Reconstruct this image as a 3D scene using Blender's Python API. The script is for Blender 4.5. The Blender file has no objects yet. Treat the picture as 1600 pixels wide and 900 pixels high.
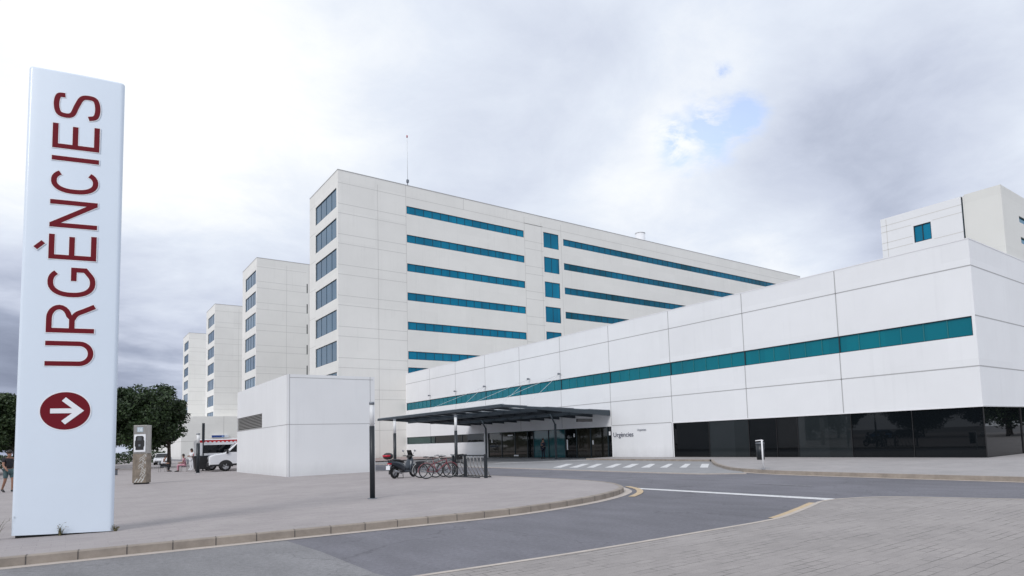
import bpy, bmesh, math, random
from mathutils import Vector, Matrix
random.seed(7)
SC = bpy.context.scene
COL = SC.collection
R = math.radians
PI = math.pi

# ------------------------------------------------------------------ materials
def mat(name, col, rough=.7, metal=0., var=0., vscale=3., bump=0., bscale=40., spec=.5, streak=False, coat=0.):
    m = bpy.data.materials.new(name); m.use_nodes = True
    nt = m.node_tree; b = nt.nodes['Principled BSDF']
    b.inputs['Base Color'].default_value = (*col, 1)
    b.inputs['Roughness'].default_value = rough
    b.inputs['Metallic'].default_value = metal
    b.inputs['Specular IOR Level'].default_value = spec
    b.inputs['Coat Weight'].default_value = coat
    tc = nt.nodes.new('ShaderNodeTexCoord')
    if var:
        mp = nt.nodes.new('ShaderNodeMapping')
        if streak: mp.inputs['Scale'].default_value = (1, 1, .12)
        nz = nt.nodes.new('ShaderNodeTexNoise'); nz.inputs['Scale'].default_value = vscale
        nz.inputs['Detail'].default_value = 6; nz.inputs['Roughness'].default_value = .65
        mr = nt.nodes.new('ShaderNodeMapRange')
        mr.inputs['From Min'].default_value = .3; mr.inputs['From Max'].default_value = .7
        mr.inputs['To Min'].default_value = 1 - var; mr.inputs['To Max'].default_value = 1 + var
        vm = nt.nodes.new('ShaderNodeVectorMath'); vm.operation = 'SCALE'
        vm.inputs[0].default_value = col
        nt.links.new(tc.outputs['Object'], mp.inputs[0]); nt.links.new(mp.outputs[0], nz.inputs['Vector'])
        nt.links.new(nz.outputs['Fac'], mr.inputs['Value']); nt.links.new(mr.outputs[0], vm.inputs['Scale'])
        nt.links.new(vm.outputs[0], b.inputs['Base Color'])
    if bump:
        n2 = nt.nodes.new('ShaderNodeTexNoise'); n2.inputs['Scale'].default_value = bscale
        n2.inputs['Detail'].default_value = 4
        bp = nt.nodes.new('ShaderNodeBump'); bp.inputs['Strength'].default_value = bump
        bp.inputs['Distance'].default_value = .01
        nt.links.new(tc.outputs['Object'], n2.inputs['Vector'])
        nt.links.new(n2.outputs['Fac'], bp.inputs['Height']); nt.links.new(bp.outputs[0], b.inputs['Normal'])
    return m

def paver_mat(name, c1, c2, mortar, bw, bh, rot=0., ms=.012, dark_patch=.12, rough=.8, bumpy=.4):
    m = bpy.data.materials.new(name); m.use_nodes = True
    nt = m.node_tree; b = nt.nodes['Principled BSDF']; b.inputs['Roughness'].default_value = rough
    L = nt.links.new
    tc = nt.nodes.new('ShaderNodeTexCoord')
    mp = nt.nodes.new('ShaderNodeMapping'); mp.inputs['Rotation'].default_value = (0, 0, rot)
    br = nt.nodes.new('ShaderNodeTexBrick')
    br.inputs['Scale'].default_value = 1; br.inputs['Brick Width'].default_value = bw
    br.inputs['Row Height'].default_value = bh; br.inputs['Mortar Size'].default_value = ms
    br.inputs['Mortar Smooth'].default_value = .15
    br.inputs['Color1'].default_value = (*c1, 1); br.inputs['Color2'].default_value = (*c2, 1)
    br.inputs['Mortar'].default_value = (*mortar, 1)
    nz = nt.nodes.new('ShaderNodeTexNoise'); nz.inputs['Scale'].default_value = .45; nz.inputs['Detail'].default_value = 8
    nz.inputs['Roughness'].default_value = .7
    mr = nt.nodes.new('ShaderNodeMapRange'); mr.inputs['From Min'].default_value = .3; mr.inputs['From Max'].default_value = .7
    mr.inputs['To Min'].default_value = 1 - dark_patch; mr.inputs['To Max'].default_value = 1 + dark_patch
    n3 = nt.nodes.new('ShaderNodeTexNoise'); n3.inputs['Scale'].default_value = 60; n3.inputs['Detail'].default_value = 3
    mr3 = nt.nodes.new('ShaderNodeMapRange'); mr3.inputs['From Min'].default_value = .3; mr3.inputs['From Max'].default_value = .7
    mr3.inputs['To Min'].default_value = .88; mr3.inputs['To Max'].default_value = 1.12
    mu = nt.nodes.new('ShaderNodeMath'); mu.operation = 'MULTIPLY'
    vm = nt.nodes.new('ShaderNodeVectorMath'); vm.operation = 'SCALE'
    n5 = nt.nodes.new('ShaderNodeTexNoise'); n5.inputs['Scale'].default_value = 1.7; n5.inputs['Detail'].default_value = 5
    m5 = nt.nodes.new('ShaderNodeMapRange'); m5.inputs['From Min'].default_value = .46; m5.inputs['From Max'].default_value = .60
    x5 = nt.nodes.new('ShaderNodeMix'); x5.data_type = 'RGBA'; x5.inputs['A'].default_value = (*c1, 1); x5.inputs['B'].default_value = (*mortar, 1)
    mp5 = nt.nodes.new('ShaderNodeMapping'); mp5.inputs['Scale'].default_value = (.6, 2.2, 1)
    L(tc.outputs['Object'], mp5.inputs[0]); L(mp5.outputs[0], n5.inputs['Vector']); L(n5.outputs['Fac'], m5.inputs['Value']); L(m5.outputs[0], x5.inputs['Factor']); L(x5.outputs['Result'], br.inputs['Mortar'])
    L(tc.outputs['Object'], mp.inputs[0]); L(mp.outputs[0], br.inputs['Vector'])
    L(tc.outputs['Object'], nz.inputs['Vector']); L(nz.outputs['Fac'], mr.inputs['Value'])
    L(tc.outputs['Object'], n3.inputs['Vector']); L(n3.outputs['Fac'], mr3.inputs['Value'])
    L(mr.outputs[0], mu.inputs[0]); L(mr3.outputs[0], mu.inputs[1])
    L(br.outputs['Color'], vm.inputs[0]); L(mu.outputs[0], vm.inputs['Scale']); L(vm.outputs[0], b.inputs['Base Color'])
    bp = nt.nodes.new('ShaderNodeBump'); bp.inputs['Strength'].default_value = bumpy; bp.inputs['Distance'].default_value = .006
    bp.invert = True
    L(br.outputs['Fac'], bp.inputs['Height']); L(bp.outputs[0], b.inputs['Normal'])
    return m

def glass_mat(name, c1, c2, rough=.06, cell=1.08, spec=.5, zc=3.92, wav=.25):
    """dark coated glazing; the tint differs a little from pane to pane (blinds, coatings)"""
    m = bpy.data.materials.new(name); m.use_nodes = True
    nt = m.node_tree; b = nt.nodes['Principled BSDF']; L = nt.links.new
    b.inputs['Roughness'].default_value = rough; b.inputs['Specular IOR Level'].default_value = spec
    tc = nt.nodes.new('ShaderNodeTexCoord')
    dv = nt.nodes.new('ShaderNodeVectorMath'); dv.operation = 'DIVIDE'; dv.inputs[1].default_value = (cell, cell, zc)
    fl = nt.nodes.new('ShaderNodeVectorMath'); fl.operation = 'FLOOR'
    wn = nt.nodes.new('ShaderNodeTexWhiteNoise')
    nz = nt.nodes.new('ShaderNodeTexNoise'); nz.inputs['Scale'].default_value = .18
    av = nt.nodes.new('ShaderNodeMath'); av.operation = 'MULTIPLY_ADD'; av.inputs[1].default_value = .45
    mr = nt.nodes.new('ShaderNodeMapRange'); mr.inputs['From Min'].default_value = .3; mr.inputs['From Max'].default_value = .7
    mr.inputs['To Min'].default_value = 0; mr.inputs['To Max'].default_value = .6
    mx = nt.nodes.new('ShaderNodeMix'); mx.data_type = 'RGBA'
    mx.inputs['A'].default_value = (*c1, 1); mx.inputs['B'].default_value = (*c2, 1)
    L(tc.outputs['Object'], dv.inputs[0]); L(dv.outputs[0], fl.inputs[0]); L(fl.outputs[0], wn.inputs['Vector'])
    L(tc.outputs['Object'], nz.inputs['Vector']); L(nz.outputs['Fac'], mr.inputs['Value'])
    L(wn.outputs['Value'], av.inputs[0]); L(mr.outputs[0], av.inputs[2]); L(av.outputs[0], mx.inputs['Factor'])
    L(mx.outputs['Result'], b.inputs['Base Color'])
    n2 = nt.nodes.new('ShaderNodeTexNoise'); n2.inputs['Scale'].default_value = .9
    bp = nt.nodes.new('ShaderNodeBump'); bp.inputs['Strength'].default_value = wav; bp.inputs['Distance'].default_value = .01
    L(tc.outputs['Object'], n2.inputs['Vector']); L(n2.outputs['Fac'], bp.inputs['Height']); L(bp.outputs[0], b.inputs['Normal'])
    return m

def leaf_mat(name, c1, c2):
    m = bpy.data.materials.new(name); m.use_nodes = True
    nt = m.node_tree; b = nt.nodes['Principled BSDF']; L = nt.links.new
    b.inputs['Roughness'].default_value = .55
    g = nt.nodes.new('ShaderNodeNewGeometry')
    mx = nt.nodes.new('ShaderNodeMix'); mx.data_type = 'RGBA'
    mx.inputs['A'].default_value = (*c1, 1); mx.inputs['B'].default_value = (*c2, 1)
    L(g.outputs['Random Per Island'], mx.inputs['Factor']); L(mx.outputs['Result'], b.inputs['Base Color'])
    return m

M = dict(
    wall=mat('white_concrete_panel', (.76, .74, .69), .75, var=.035, vscale=.9, bump=.15, bscale=30, streak=True),
    wall_low=mat('painted_white_panel', (.79, .785, .79), .7, var=.03, vscale=.7, bump=.12, bscale=30, streak=True),
    wall_box=mat('smooth_white_panel', (.76, .765, .775), .65, var=.03, vscale=.8, streak=True),
    wall_grey=mat('grey_panel', (.60, .60, .55), .8, var=.07, vscale=.6, streak=True),
    joint=mat('panel_joint', (.42, .42, .43), .9),
    joint_soft=mat('soft_panel_joint', (.62, .61, .585), .9),
    trim=mat('white_trim', (.80, .80, .82), .5),
    roof=mat('roof_gravel', (.30, .29, .28), .9, var=.2),
    teal=glass_mat('teal_glazing', (.0, .12, .22), (.0, .23, .39), .05, spec=.2),
    teal_dark=glass_mat('deep_teal_glazing', (.0, .06, .085), (.0, .17, .31), .05, cell=9, spec=.2),
    teal_green=glass_mat('sea_green_glazing', (.0, .135, .185), (.0, .175, .225), .07, wav=.1, spec=.2),
    slate=glass_mat('slate_blue_glazing', (.02, .075, .14), (.05, .14, .23), .07, cell=4.3, spec=.4),
    black=glass_mat('black_glazing', (.003, .004, .005), (.006, .008, .010), .015, cell=3.3, wav=.05, spec=.3),
    grey_glass=glass_mat('pale_reflection_glazing', (.012, .016, .018), (.03, .036, .04), .02, cell=2.2, wav=.05, spec=.35),  # lighter base colour paints a pale reflection into two ground-floor bays
    door_glass=glass_mat('dim_door_glazing', (.006, .007, .007), (.045, .042, .032), .03, cell=1.1, wav=.08),
    door_teal=glass_mat('teal_door_glazing', (.008, .06, .075), (.016, .11, .13), .04, cell=2.2, wav=.08),
    green_dark=glass_mat('bottle_green_glazing', (.004, .015, .018), (.01, .06, .055), .04, cell=3.1, wav=.08),
    frame=mat('dark_window_frame', (.02, .035, .045), .4, .3),
    mull=mat('teal_mullion', (.03, .19, .21), .4, .2),
    steel_dark=mat('dark_blue_grey_steel', (.055, .07, .085), .45, .4, var=.1),
    steel_mid=mat('mid_grey_steel', (.20, .22, .25), .45, .4, var=.08),
    galv=mat('brushed_stainless', (.38, .37, .36), .4, .7, var=.2, vscale=6, streak=True),
    rusty=mat('stained_stainless', (.26, .22, .18), .5, .5, var=.35, vscale=4),
    post=mat('charcoal_post_paint', (.022, .027, .033), .4, .2),
    lampglass=mat('opal_lamp_glass', (.72, .73, .74), .3),
    pylon=mat('satin_pale_blue_panel', (.68, .76, .86), .38, var=.012, vscale=1.2, coat=.2),
    pylon_edge=mat('pylon_edge_aluminium', (.76, .80, .86), .35, .1),
    base_dark=mat('black_plinth', (.015, .015, .017), .7),
    red=mat('dark_red_vinyl', (.155, .006, .014), .65, spec=.2),
    white_vinyl=mat('white_vinyl', (.82, .84, .88), .4),
    letter=mat('grey_letter', (.12, .13, .17), .5),
    asphalt=mat('asphalt', (.138, .135, .155), .85, var=.16, vscale=.8, bump=.6, bscale=60),
    asphalt_old=mat('old_asphalt', (.20, .198, .205), .88, var=.16, vscale=1.3, bump=.5, bscale=90),
    ramp=mat('light_concrete_paving', (.27, .27, .28), .85, var=.12, vscale=1.2, bump=.3),
    kerb=paver_mat('kerb_stone', (.27, .235, .20), (.34, .30, .26), (.12, .11, .10), .98, 3., 0, .012, .22),
    gutter=mat('pale_gutter_concrete', (.46, .41, .37), .85, var=.14, vscale=3, bump=.3),
    plaza=paver_mat('plaza_paving', (.315, .285, .285), (.345, .315, .31), (.24, .22, .22), .40, .20, 0, .006, .10, bumpy=.15),
    brick=paver_mat('forecourt_paving', (.285, .263, .255), (.315, .29, .28), (.135, .125, .12), .30, .15, 0, .008, .13),
    pave=paver_mat('pavement_paving', (.315, .30, .30), (.345, .325, .325), (.23, .22, .22), .6, .4, 0, .006, .10, bumpy=.15),
    pink=paver_mat('reddish_paving', (.30, .235, .225), (.33, .26, .245), (.24, .2, .2), .3, .2, 0, .006, .12, bumpy=.1),
    paint=mat('worn_white_road_paint', (.62, .62, .63), .7, var=.22, vscale=9),
    faint=mat('faded_white_road_paint', (.24, .24, .255), .8, var=.3, vscale=7),
    yellow=mat('worn_yellow_road_paint', (.50, .38, .24), .7, var=.25, vscale=8),
    bark=mat('bark', (.07, .055, .045), .9, var=.3, bump=.5),
    leaf=leaf_mat('dark_leaves', (.008, .02, .007), (.05, .088, .028)),
    leaf2=leaf_mat('olive_leaves', (.012, .028, .008), (.05, .085, .024)),
    weed=leaf_mat('dry_weed', (.05, .07, .03), (.20, .15, .07)),
    tyre=mat('tyre_rubber', (.015, .015, .016), .75),
    rim=mat('wheel_alloy', (.45, .46, .48), .35, .8),
    carwhite=mat('white_vehicle_paint', (.78, .79, .82), .25, coat=.6),
    carglass=mat('vehicle_glass', (.006, .008, .01), .05),
    carblue=mat('blue_vehicle_paint', (.02, .14, .36), .25, coat=.6),
    cardark=mat('dark_vehicle_paint', (.02, .022, .03), .25, coat=.6),
    carsilver=mat('silver_vehicle_paint', (.35, .36, .38), .3, .5, coat=.5),
    plastic=mat('black_plastic', (.018, .018, .02), .5),
    sred=mat('bright_red_film', (.50, .015, .02), .4),
    lamp_red=mat('red_lens', (.45, .01, .03), .15),
    clear=mat('clear_lens', (.7, .72, .75), .1),
    scoot=mat('scooter_paint', (.035, .045, .06), .3, .3, coat=.5),
    scoot_grey=mat('scooter_silver_trim', (.33, .34, .36), .35, .6),
    bred=mat('bicycle_red_paint', (.22, .02, .035), .3, coat=.4),
    bsilver=mat('bicycle_silver_paint', (.42, .43, .42), .35, .5),
    skin=mat('skin', (.42, .25, .18), .6),
    skin_dark=mat('tanned_skin', (.30, .16, .11), .6),
    hair=mat('dark_hair', (.018, .013, .01), .6),
    hair_grey=mat('white_hair', (.6, .58, .56), .7),
    black_cloth=mat('black_cloth', (.018, .019, .024), .9),
    navy=mat('navy_cloth', (.02, .025, .045), .9),
    teal_cloth=mat('grey_teal_cloth', (.07, .12, .13), .9),
    white_cloth=mat('white_cloth', (.76, .77, .80), .85),
    pink_cloth=mat('pink_cloth', (.55, .28, .34), .9),
    wood=mat('brown_wood', (.16, .09, .055), .7, var=.2),
    bluesign=mat('blue_sign_face', (.02, .06, .26), .4),
)

def road_mat(name, c, seed):
    m = bpy.data.materials.new(name); m.use_nodes = True; nt = m.node_tree; L = nt.links.new; b = nt.nodes['Principled BSDF']; b.inputs['Roughness'].default_value = .82
    tc = nt.nodes.new('ShaderNodeTexCoord'); prod = None
    for sc_, det, lo, hi, a_, st in ((.16, 4, .35, .65, .12, (1, 1, 1)), (1.1, 7, .35, .65, .09, (1.6, .5, 1)), (14, 4, .35, .65, .10, (1, 1, 1)), (70, 3, .3, .7, .22, (1, 1, 1))):
        mp = nt.nodes.new('ShaderNodeMapping'); mp.inputs['Location'].default_value = (seed, seed * 2, 0); mp.inputs['Scale'].default_value = st
        n = nt.nodes.new('ShaderNodeTexNoise'); n.inputs['Scale'].default_value = sc_; n.inputs['Detail'].default_value = det
        r = nt.nodes.new('ShaderNodeMapRange'); r.inputs['From Min'].default_value = lo; r.inputs['From Max'].default_value = hi; r.inputs['To Min'].default_value = 1 - a_; r.inputs['To Max'].default_value = 1 + a_
        L(tc.outputs['Object'], mp.inputs[0]); L(mp.outputs[0], n.inputs['Vector']); L(n.outputs['Fac'], r.inputs['Value'])
        if prod is None: prod = r.outputs[0]
        else:
            q = nt.nodes.new('ShaderNodeMath'); q.operation = 'MULTIPLY'; L(prod, q.inputs[0]); L(r.outputs[0], q.inputs[1]); prod = q.outputs[0]
    # hairline cracks
    vo = nt.nodes.new('ShaderNodeTexVoronoi'); vo.feature = 'DISTANCE_TO_EDGE'; vo.inputs['Scale'].default_value = .22
    nz = nt.nodes.new('ShaderNodeTexNoise'); nz.inputs['Scale'].default_value = 1.4; nz.inputs['Detail'].default_value = 6
    ad = nt.nodes.new('ShaderNodeVectorMath'); ad.operation = 'MULTIPLY_ADD'; ad.inputs[1].default_value = (1.6, 1.6, 0)
    L(nz.outputs['Color'], ad.inputs[0]); L(tc.outputs['Object'], ad.inputs[2]); L(tc.outputs['Object'], nz.inputs['Vector']); L(ad.outputs[0], vo.inputs['Vector'])
    cr = nt.nodes.new('ShaderNodeMapRange'); cr.inputs['From Min'].default_value = .0; cr.inputs['From Max'].default_value = .006; cr.inputs['To Min'].default_value = .72; cr.inputs['To Max'].default_value = 1
    L(vo.outputs['Distance'], cr.inputs['Value'])
    q = nt.nodes.new('ShaderNodeMath'); q.operation = 'MULTIPLY'; L(prod, q.inputs[0]); L(cr.outputs[0], q.inputs[1])
    vm = nt.nodes.new('ShaderNodeVectorMath'); vm.operation = 'SCALE'; vm.inputs[0].default_value = c; L(q.outputs[0], vm.inputs['Scale']); L(vm.outputs[0], b.inputs['Base Color'])
    return m
M['asphalt'] = road_mat('asphalt', (.142, .140, .160), 3.1); M['asphalt_old'] = road_mat('old_asphalt', (.205, .202, .21), 9.7)

def wall_mat(name, c, cellw, cellh, streak=.05, grime=.16, tone=.02):
    """painted panels: slight tone change per panel, rain streaks, splash grime near the ground"""
    m = bpy.data.materials.new(name); m.use_nodes = True; nt = m.node_tree; L = nt.links.new; N_ = nt.nodes.new; b = nt.nodes['Principled BSDF']; b.inputs['Roughness'].default_value = .7
    tc = N_('ShaderNodeTexCoord')
    def mth(op, x, y=None):
        n = N_('ShaderNodeMath'); n.operation = op
        for k_, v_ in enumerate((x, y)):
            if v_ is None: continue
            if isinstance(v_, (int, float)): n.inputs[k_].default_value = v_
            else: L(v_, n.inputs[k_])
        return n.outputs[0]
    def ns(scale, st, det=6, off=0):
        mp = N_('ShaderNodeMapping'); mp.inputs['Scale'].default_value = st; mp.inputs['Location'].default_value = (off, off, off); n = N_('ShaderNodeTexNoise'); n.inputs['Scale'].default_value = scale; n.inputs['Detail'].default_value = det; n.inputs['Roughness'].default_value = .6
        L(tc.outputs['Object'], mp.inputs[0]); L(mp.outputs[0], n.inputs['Vector']); return n.outputs['Fac']
    def rng(v_, a, b_, c_, d_):
        r = N_('ShaderNodeMapRange'); L(v_, r.inputs['Value'])
        for nme, q in zip(('From Min', 'From Max', 'To Min', 'To Max'), (a, b_, c_, d_)): r.inputs[nme].default_value = q
        return r.outputs[0]
    dv = N_('ShaderNodeVectorMath'); dv.operation = 'DIVIDE'; dv.inputs[1].default_value = (cellw, cellw, cellh); fl = N_('ShaderNodeVectorMath'); fl.operation = 'FLOOR'; wn = N_('ShaderNodeTexWhiteNoise')
    L(tc.outputs['Object'], dv.inputs[0]); L(dv.outputs[0], fl.inputs[0]); L(fl.outputs[0], wn.inputs['Vector'])
    f = mth('MULTIPLY', rng(wn.outputs['Value'], 0, 1, 1 - tone, 1 + tone), rng(ns(.35, (1, 1, 1)), .3, .7, .975, 1.025))
    st = rng(ns(3.2, (1, 1, .05), 7, 3.), .52, .74, 0., 1.); ms = rng(ns(.5, (1, 1, .7), 3, 8.), .42, .62, 0., 1.)
    f = mth('MULTIPLY', f, mth('SUBTRACT', 1., mth('MULTIPLY', mth('MULTIPLY', st, ms), streak)))
    sp = N_('ShaderNodeSeparateXYZ'); L(tc.outputs['Object'], sp.inputs[0])
    gr = mth('MULTIPLY', rng(mth('ADD', sp.outputs['Z'], mth('MULTIPLY', ns(1.6, (1, 1, .4), 6, 5.), -.9)), -.45, .45, 1., 0.), grime)
    f = mth('MULTIPLY', f, mth('SUBTRACT', 1., gr))
    vm = N_('ShaderNodeVectorMath'); vm.operation = 'SCALE'; vm.inputs[0].default_value = c; L(f, vm.inputs['Scale']); L(vm.outputs[0], b.inputs['Base Color'])
    return m
M['wall'] = wall_mat('white_concrete_panel', (.81, .80, .77), 4.4, 3.92, streak=.07)
M['wall_low'] = wall_mat('painted_white_panel', (.80, .81, .83), 6.55, 2.48, streak=.04)
M['wall_box'] = wall_mat('smooth_white_panel', (.775, .785, .80), 4.9, 2.9, streak=.06, grime=.14)
M['wall_grey'] = wall_mat('grey_panel', (.72, .72, .69), 4.9, 2.9, streak=.10)  # darker, greyer panels for the second roof volume

# ------------------------------------------------------------------ mesh builder
class MB:
    def __init__(s): s.v = []; s.f = []; s.m = []; s.sm = []
    def face(s, pts, m=0, sm=False):
        i = len(s.v); s.v += [tuple(p) for p in pts]; s.f.append(tuple(range(i, i + len(pts)))); s.m.append(m); s.sm.append(sm)
    def mesh(s, vs, fs, m=0, sm=False):
        i = len(s.v); s.v += [tuple(p) for p in vs]
        for f in fs: s.f.append(tuple(i + k for k in f)); s.m.append(m); s.sm.append(sm)
        return s
    def box(s, x0, x1, y0, y1, z0, z1, m=0):
        v = [(x, y, z) for z in (z0, z1) for y in (y0, y1) for x in (x0, x1)]
        return s.mesh(v, [(0, 2, 3, 1), (4, 5, 7, 6), (0, 1, 5, 4), (2, 6, 7, 3), (0, 4, 6, 2), (1, 3, 7, 5)], m)
    def prism(s, poly, z0, z1, m=0):            # poly in xy, ccw
        n = len(poly)
        v = [(x, y, z0) for x, y in poly] + [(x, y, z1) for x, y in poly]
        f = [tuple(range(n))[::-1], tuple(range(n, 2 * n))] + [(i, (i + 1) % n, n + (i + 1) % n, n + i) for i in range(n)]
        return s.mesh(v, f, m)
    def extr_y(s, poly, y0, y1, m=0, sm=False):           # poly in xz, extruded along y
        n = len(poly)
        v = [(x, y0, z) for x, z in poly] + [(x, y1, z) for x, z in poly]
        s.mesh(v, [tuple(range(n)), tuple(range(n, 2 * n))[::-1]] + [(i, n + i, n + (i + 1) % n, (i + 1) % n) for i in range(n)], m, sm)
        return s
    def tube(s, pts, r, m=0, n=8, cap=True, sm=True):
        pts = [Vector(p) for p in pts]; rr = r if isinstance(r, (list, tuple)) else [r] * len(pts)
        rings = []; prev = None
        for i, p in enumerate(pts):
            a = pts[max(i - 1, 0)]; b = pts[min(i + 1, len(pts) - 1)]; d = (b - a).normalized()
            if prev is None: u = d.orthogonal().normalized()
            else: u = (prev - d * prev.dot(d)).normalized()
            prev = u; w = d.cross(u)
            rings.append([p + (u * math.cos(2 * PI * k / n) + w * math.sin(2 * PI * k / n)) * rr[i] for k in range(n)])
        v = [q for ring in rings for q in ring]; f = []
        for i in range(len(pts) - 1):
            for k in range(n): f.append((i * n + k, i * n + (k + 1) % n, (i + 1) * n + (k + 1) % n, (i + 1) * n + k))
        s.mesh(v, f, m, sm)
        if cap:
            i0 = len(s.v) - len(v)
            s.f.append(tuple(i0 + k for k in range(n))[::-1]); s.m.append(m); s.sm.append(False)
            s.f.append(tuple(i0 + (len(pts) - 1) * n + k for k in range(n))); s.m.append(m); s.sm.append(False)
        return s
    def torus(s, c, R_, r, axis='y', m=0, n=28, k=8, a0=0., a1=2 * PI):
        full = abs(a1 - a0 - 2 * PI) < 1e-6; N = n if full else n + 1
        v = []
        for i in range(N):
            a = a0 + (a1 - a0) * i / n
            for j in range(k):
                b = 2 * PI * j / k; q = R_ + r * math.cos(b); h = r * math.sin(b)
                p = (q * math.cos(a), h, q * math.sin(a)) if axis == 'y' else (q * math.cos(a), q * math.sin(a), h)
                v.append((c[0] + p[0], c[1] + p[1], c[2] + p[2]))
        f = []
        for i in range(n if full else n):
            for j in range(k):
                f.append((i * k + j, ((i + 1) % N) * k + j, ((i + 1) % N) * k + (j + 1) % k, i * k + (j + 1) % k))
        return s.mesh(v, f, m, True)
    def ball(s, c, rx, ry, rz, m=0, n=14, k=9, z_lo=-1., z_hi=1.):
        v = []; t0 = math.asin(max(-1, z_lo)); t1 = math.asin(min(1, z_hi))
        for i in range(k + 1):
            t = t0 + (t1 - t0) * i / k
            for j in range(n):
                a = 2 * PI * j / n
                v.append((c[0] + rx * math.cos(t) * math.cos(a), c[1] + ry * math.cos(t) * math.sin(a), c[2] + rz * math.sin(t)))
        f = [(i * n + j, i * n + (j + 1) % n, (i + 1) * n + (j + 1) % n, (i + 1) * n + j) for i in range(k) for j in range(n)]
        f.append(tuple(range(n))[::-1]); f.append(tuple(k * n + j for j in range(n)))
        return s.mesh(v, f, m, True)
    def build(s, name, mats, parent=None, bevel=0., loc=None, seg=2, clean=False):
        me = bpy.data.meshes.new(name); me.from_pydata(s.v, [], s.f); me.update()
        if not isinstance(mats, (list, tuple)): mats = [mats]
        for m in mats: me.materials.append(m)
        for p, mi, sm in zip(me.polygons, s.m, s.sm): p.material_index = mi; p.use_smooth = sm
        if clean:
            bm = bmesh.new(); bm.from_mesh(me); bmesh.ops.remove_doubles(bm, verts=bm.verts, dist=1e-5)
            bmesh.ops.recalc_face_normals(bm, faces=bm.faces); bm.to_mesh(me); bm.free()
        o = bpy.data.objects.new(name, me); COL.objects.link(o)
        if parent: o.parent = parent
        if loc: o.location = loc
        if bevel:
            b = o.modifiers.new('bevel', 'BEVEL'); b.width = bevel; b.segments = seg; b.limit_method = 'ANGLE'; b.angle_limit = R(40)
        return o

def tag(o, label=None, cat=None, group=None, kind=None):
    if label: o['label'] = label
    if cat: o['category'] = cat
    if group: o['group'] = group
    if kind: o['kind'] = kind
    return o
def thing(name, label, cat, loc=(0, 0, 0), rz=0., group=None):
    o = bpy.data.objects.new(name, None); COL.objects.link(o)
    o.location = loc; o.rotation_euler = (0, 0, rz); o.empty_display_size = .3
    return tag(o, label, cat, group)
KIDS = {}
def copy_tree(o, parent=None):
    c = o.copy(); COL.objects.link(c); c.parent = parent
    for ch in [x for x in bpy.data.objects if x.parent == o]: copy_tree(ch, c)
    return c
def offset(pts, d):
    """offset an open 2-D polyline to its left by d"""
    out = []
    for i, p in enumerate(pts):
        a = Vector(pts[max(i - 1, 0)]); b = Vector(pts[min(i + 1, len(pts) - 1)]); t = (b - a).normalized()
        out.append((p[0] - t.y * d, p[1] + t.x * d))
    return out
def smooth(pts, n=6):
    """Catmull-Rom"""
    P = [Vector(p) for p in pts]; P = [2 * P[0] - P[1]] + P + [2 * P[-1] - P[-2]]; out = []
    for i in range(1, len(P) - 2):
        for k in range(n):
            t = k / n
            q = .5 * ((2 * P[i]) + (P[i + 1] - P[i - 1]) * t + (2 * P[i - 1] - 5 * P[i] + 4 * P[i + 1] - P[i + 2]) * t * t + (3 * P[i] - P[i - 1] - 3 * P[i + 1] + P[i + 2]) * t ** 3)
            out.append(tuple(q))
    out.append(tuple(P[-2])); return out
def sheet(name, poly, z, m, kind='structure'):
    bm = bmesh.new(); vs = [bm.verts.new((x, y, z)) for x, y in poly]; f = bm.faces.new(vs)
    bm.normal_update()
    if f.normal.z < 0: f.normal_flip()
    bmesh.ops.triangulate(bm, faces=[f])
    me = bpy.data.meshes.new(name); bm.to_mesh(me); bm.free(); me.materials.append(m)
    o = bpy.data.objects.new(name, me); COL.objects.link(o)
    if kind: o['kind'] = kind
    return o
def ribbon(mb, pts, d0, d1, z, m=0):
    a = offset(pts, d0); b = offset(pts, d1)
    for i in range(len(pts) - 1):
        mb.face([(*a[i], z), (*a[i + 1], z), (*b[i + 1], z), (*b[i], z)], m)

def facade(mb, O, U, N, width, z0, z1, holes, depth=.18, m=0, mj=0, hj=(), vj=(), jw=.05, proud=.004):
    """wall sheet in the vertical plane through O along U with outward normal N; holes (u0,u1,z0,z1) get real reveals.
    hj: horizontal joints (z, u0, u1); vj: vertical joints (u, z0, z1)"""
    O = Vector(O); U = Vector(U); N = Vector(N)
    us = sorted({0, width} | {h[0] for h in holes} | {h[1] for h in holes})
    zs = sorted({z0, z1} | {h[2] for h in holes} | {h[3] for h in holes})
    P = lambda u, z, d=0.: O + U * u + Vector((0, 0, z)) - N * d
    for i in range(len(us) - 1):
        for j in range(len(zs) - 1):
            uc = (us[i] + us[i + 1]) / 2; zc = (zs[j] + zs[j + 1]) / 2
            if any(h[0] < uc < h[1] and h[2] < zc < h[3] for h in holes): continue
            mb.face([P(us[i], zs[j]), P(us[i + 1], zs[j]), P(us[i + 1], zs[j + 1]), P(us[i], zs[j + 1])], m)
    for u0, u1, a, b in holes:
        if depth:
            mb.face([P(u0, a), P(u1, a), P(u1, a, depth), P(u0, a, depth)], m)
            mb.face([P(u0, b), P(u1, b), P(u1, b, depth), P(u0, b, depth)], m)
            if u0 > 0: mb.face([P(u0, a), P(u0, b), P(u0, b, depth), P(u0, a, depth)], m)
            mb.face([P(u1, a), P(u1, b), P(u1, b, depth), P(u1, a, depth)], m)
    def strip(u0, u1, a, b):
        mb.face([P(u0, a, -proud), P(u1, a, -proud), P(u1, b, -proud), P(u0, b, -proud)], mj)
    for z, u0, u1 in hj: strip(u0, u1, z - jw / 2, z + jw / 2)
    for u, a, b in vj: strip(u - jw / 2, u + jw / 2, a, b)

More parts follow.
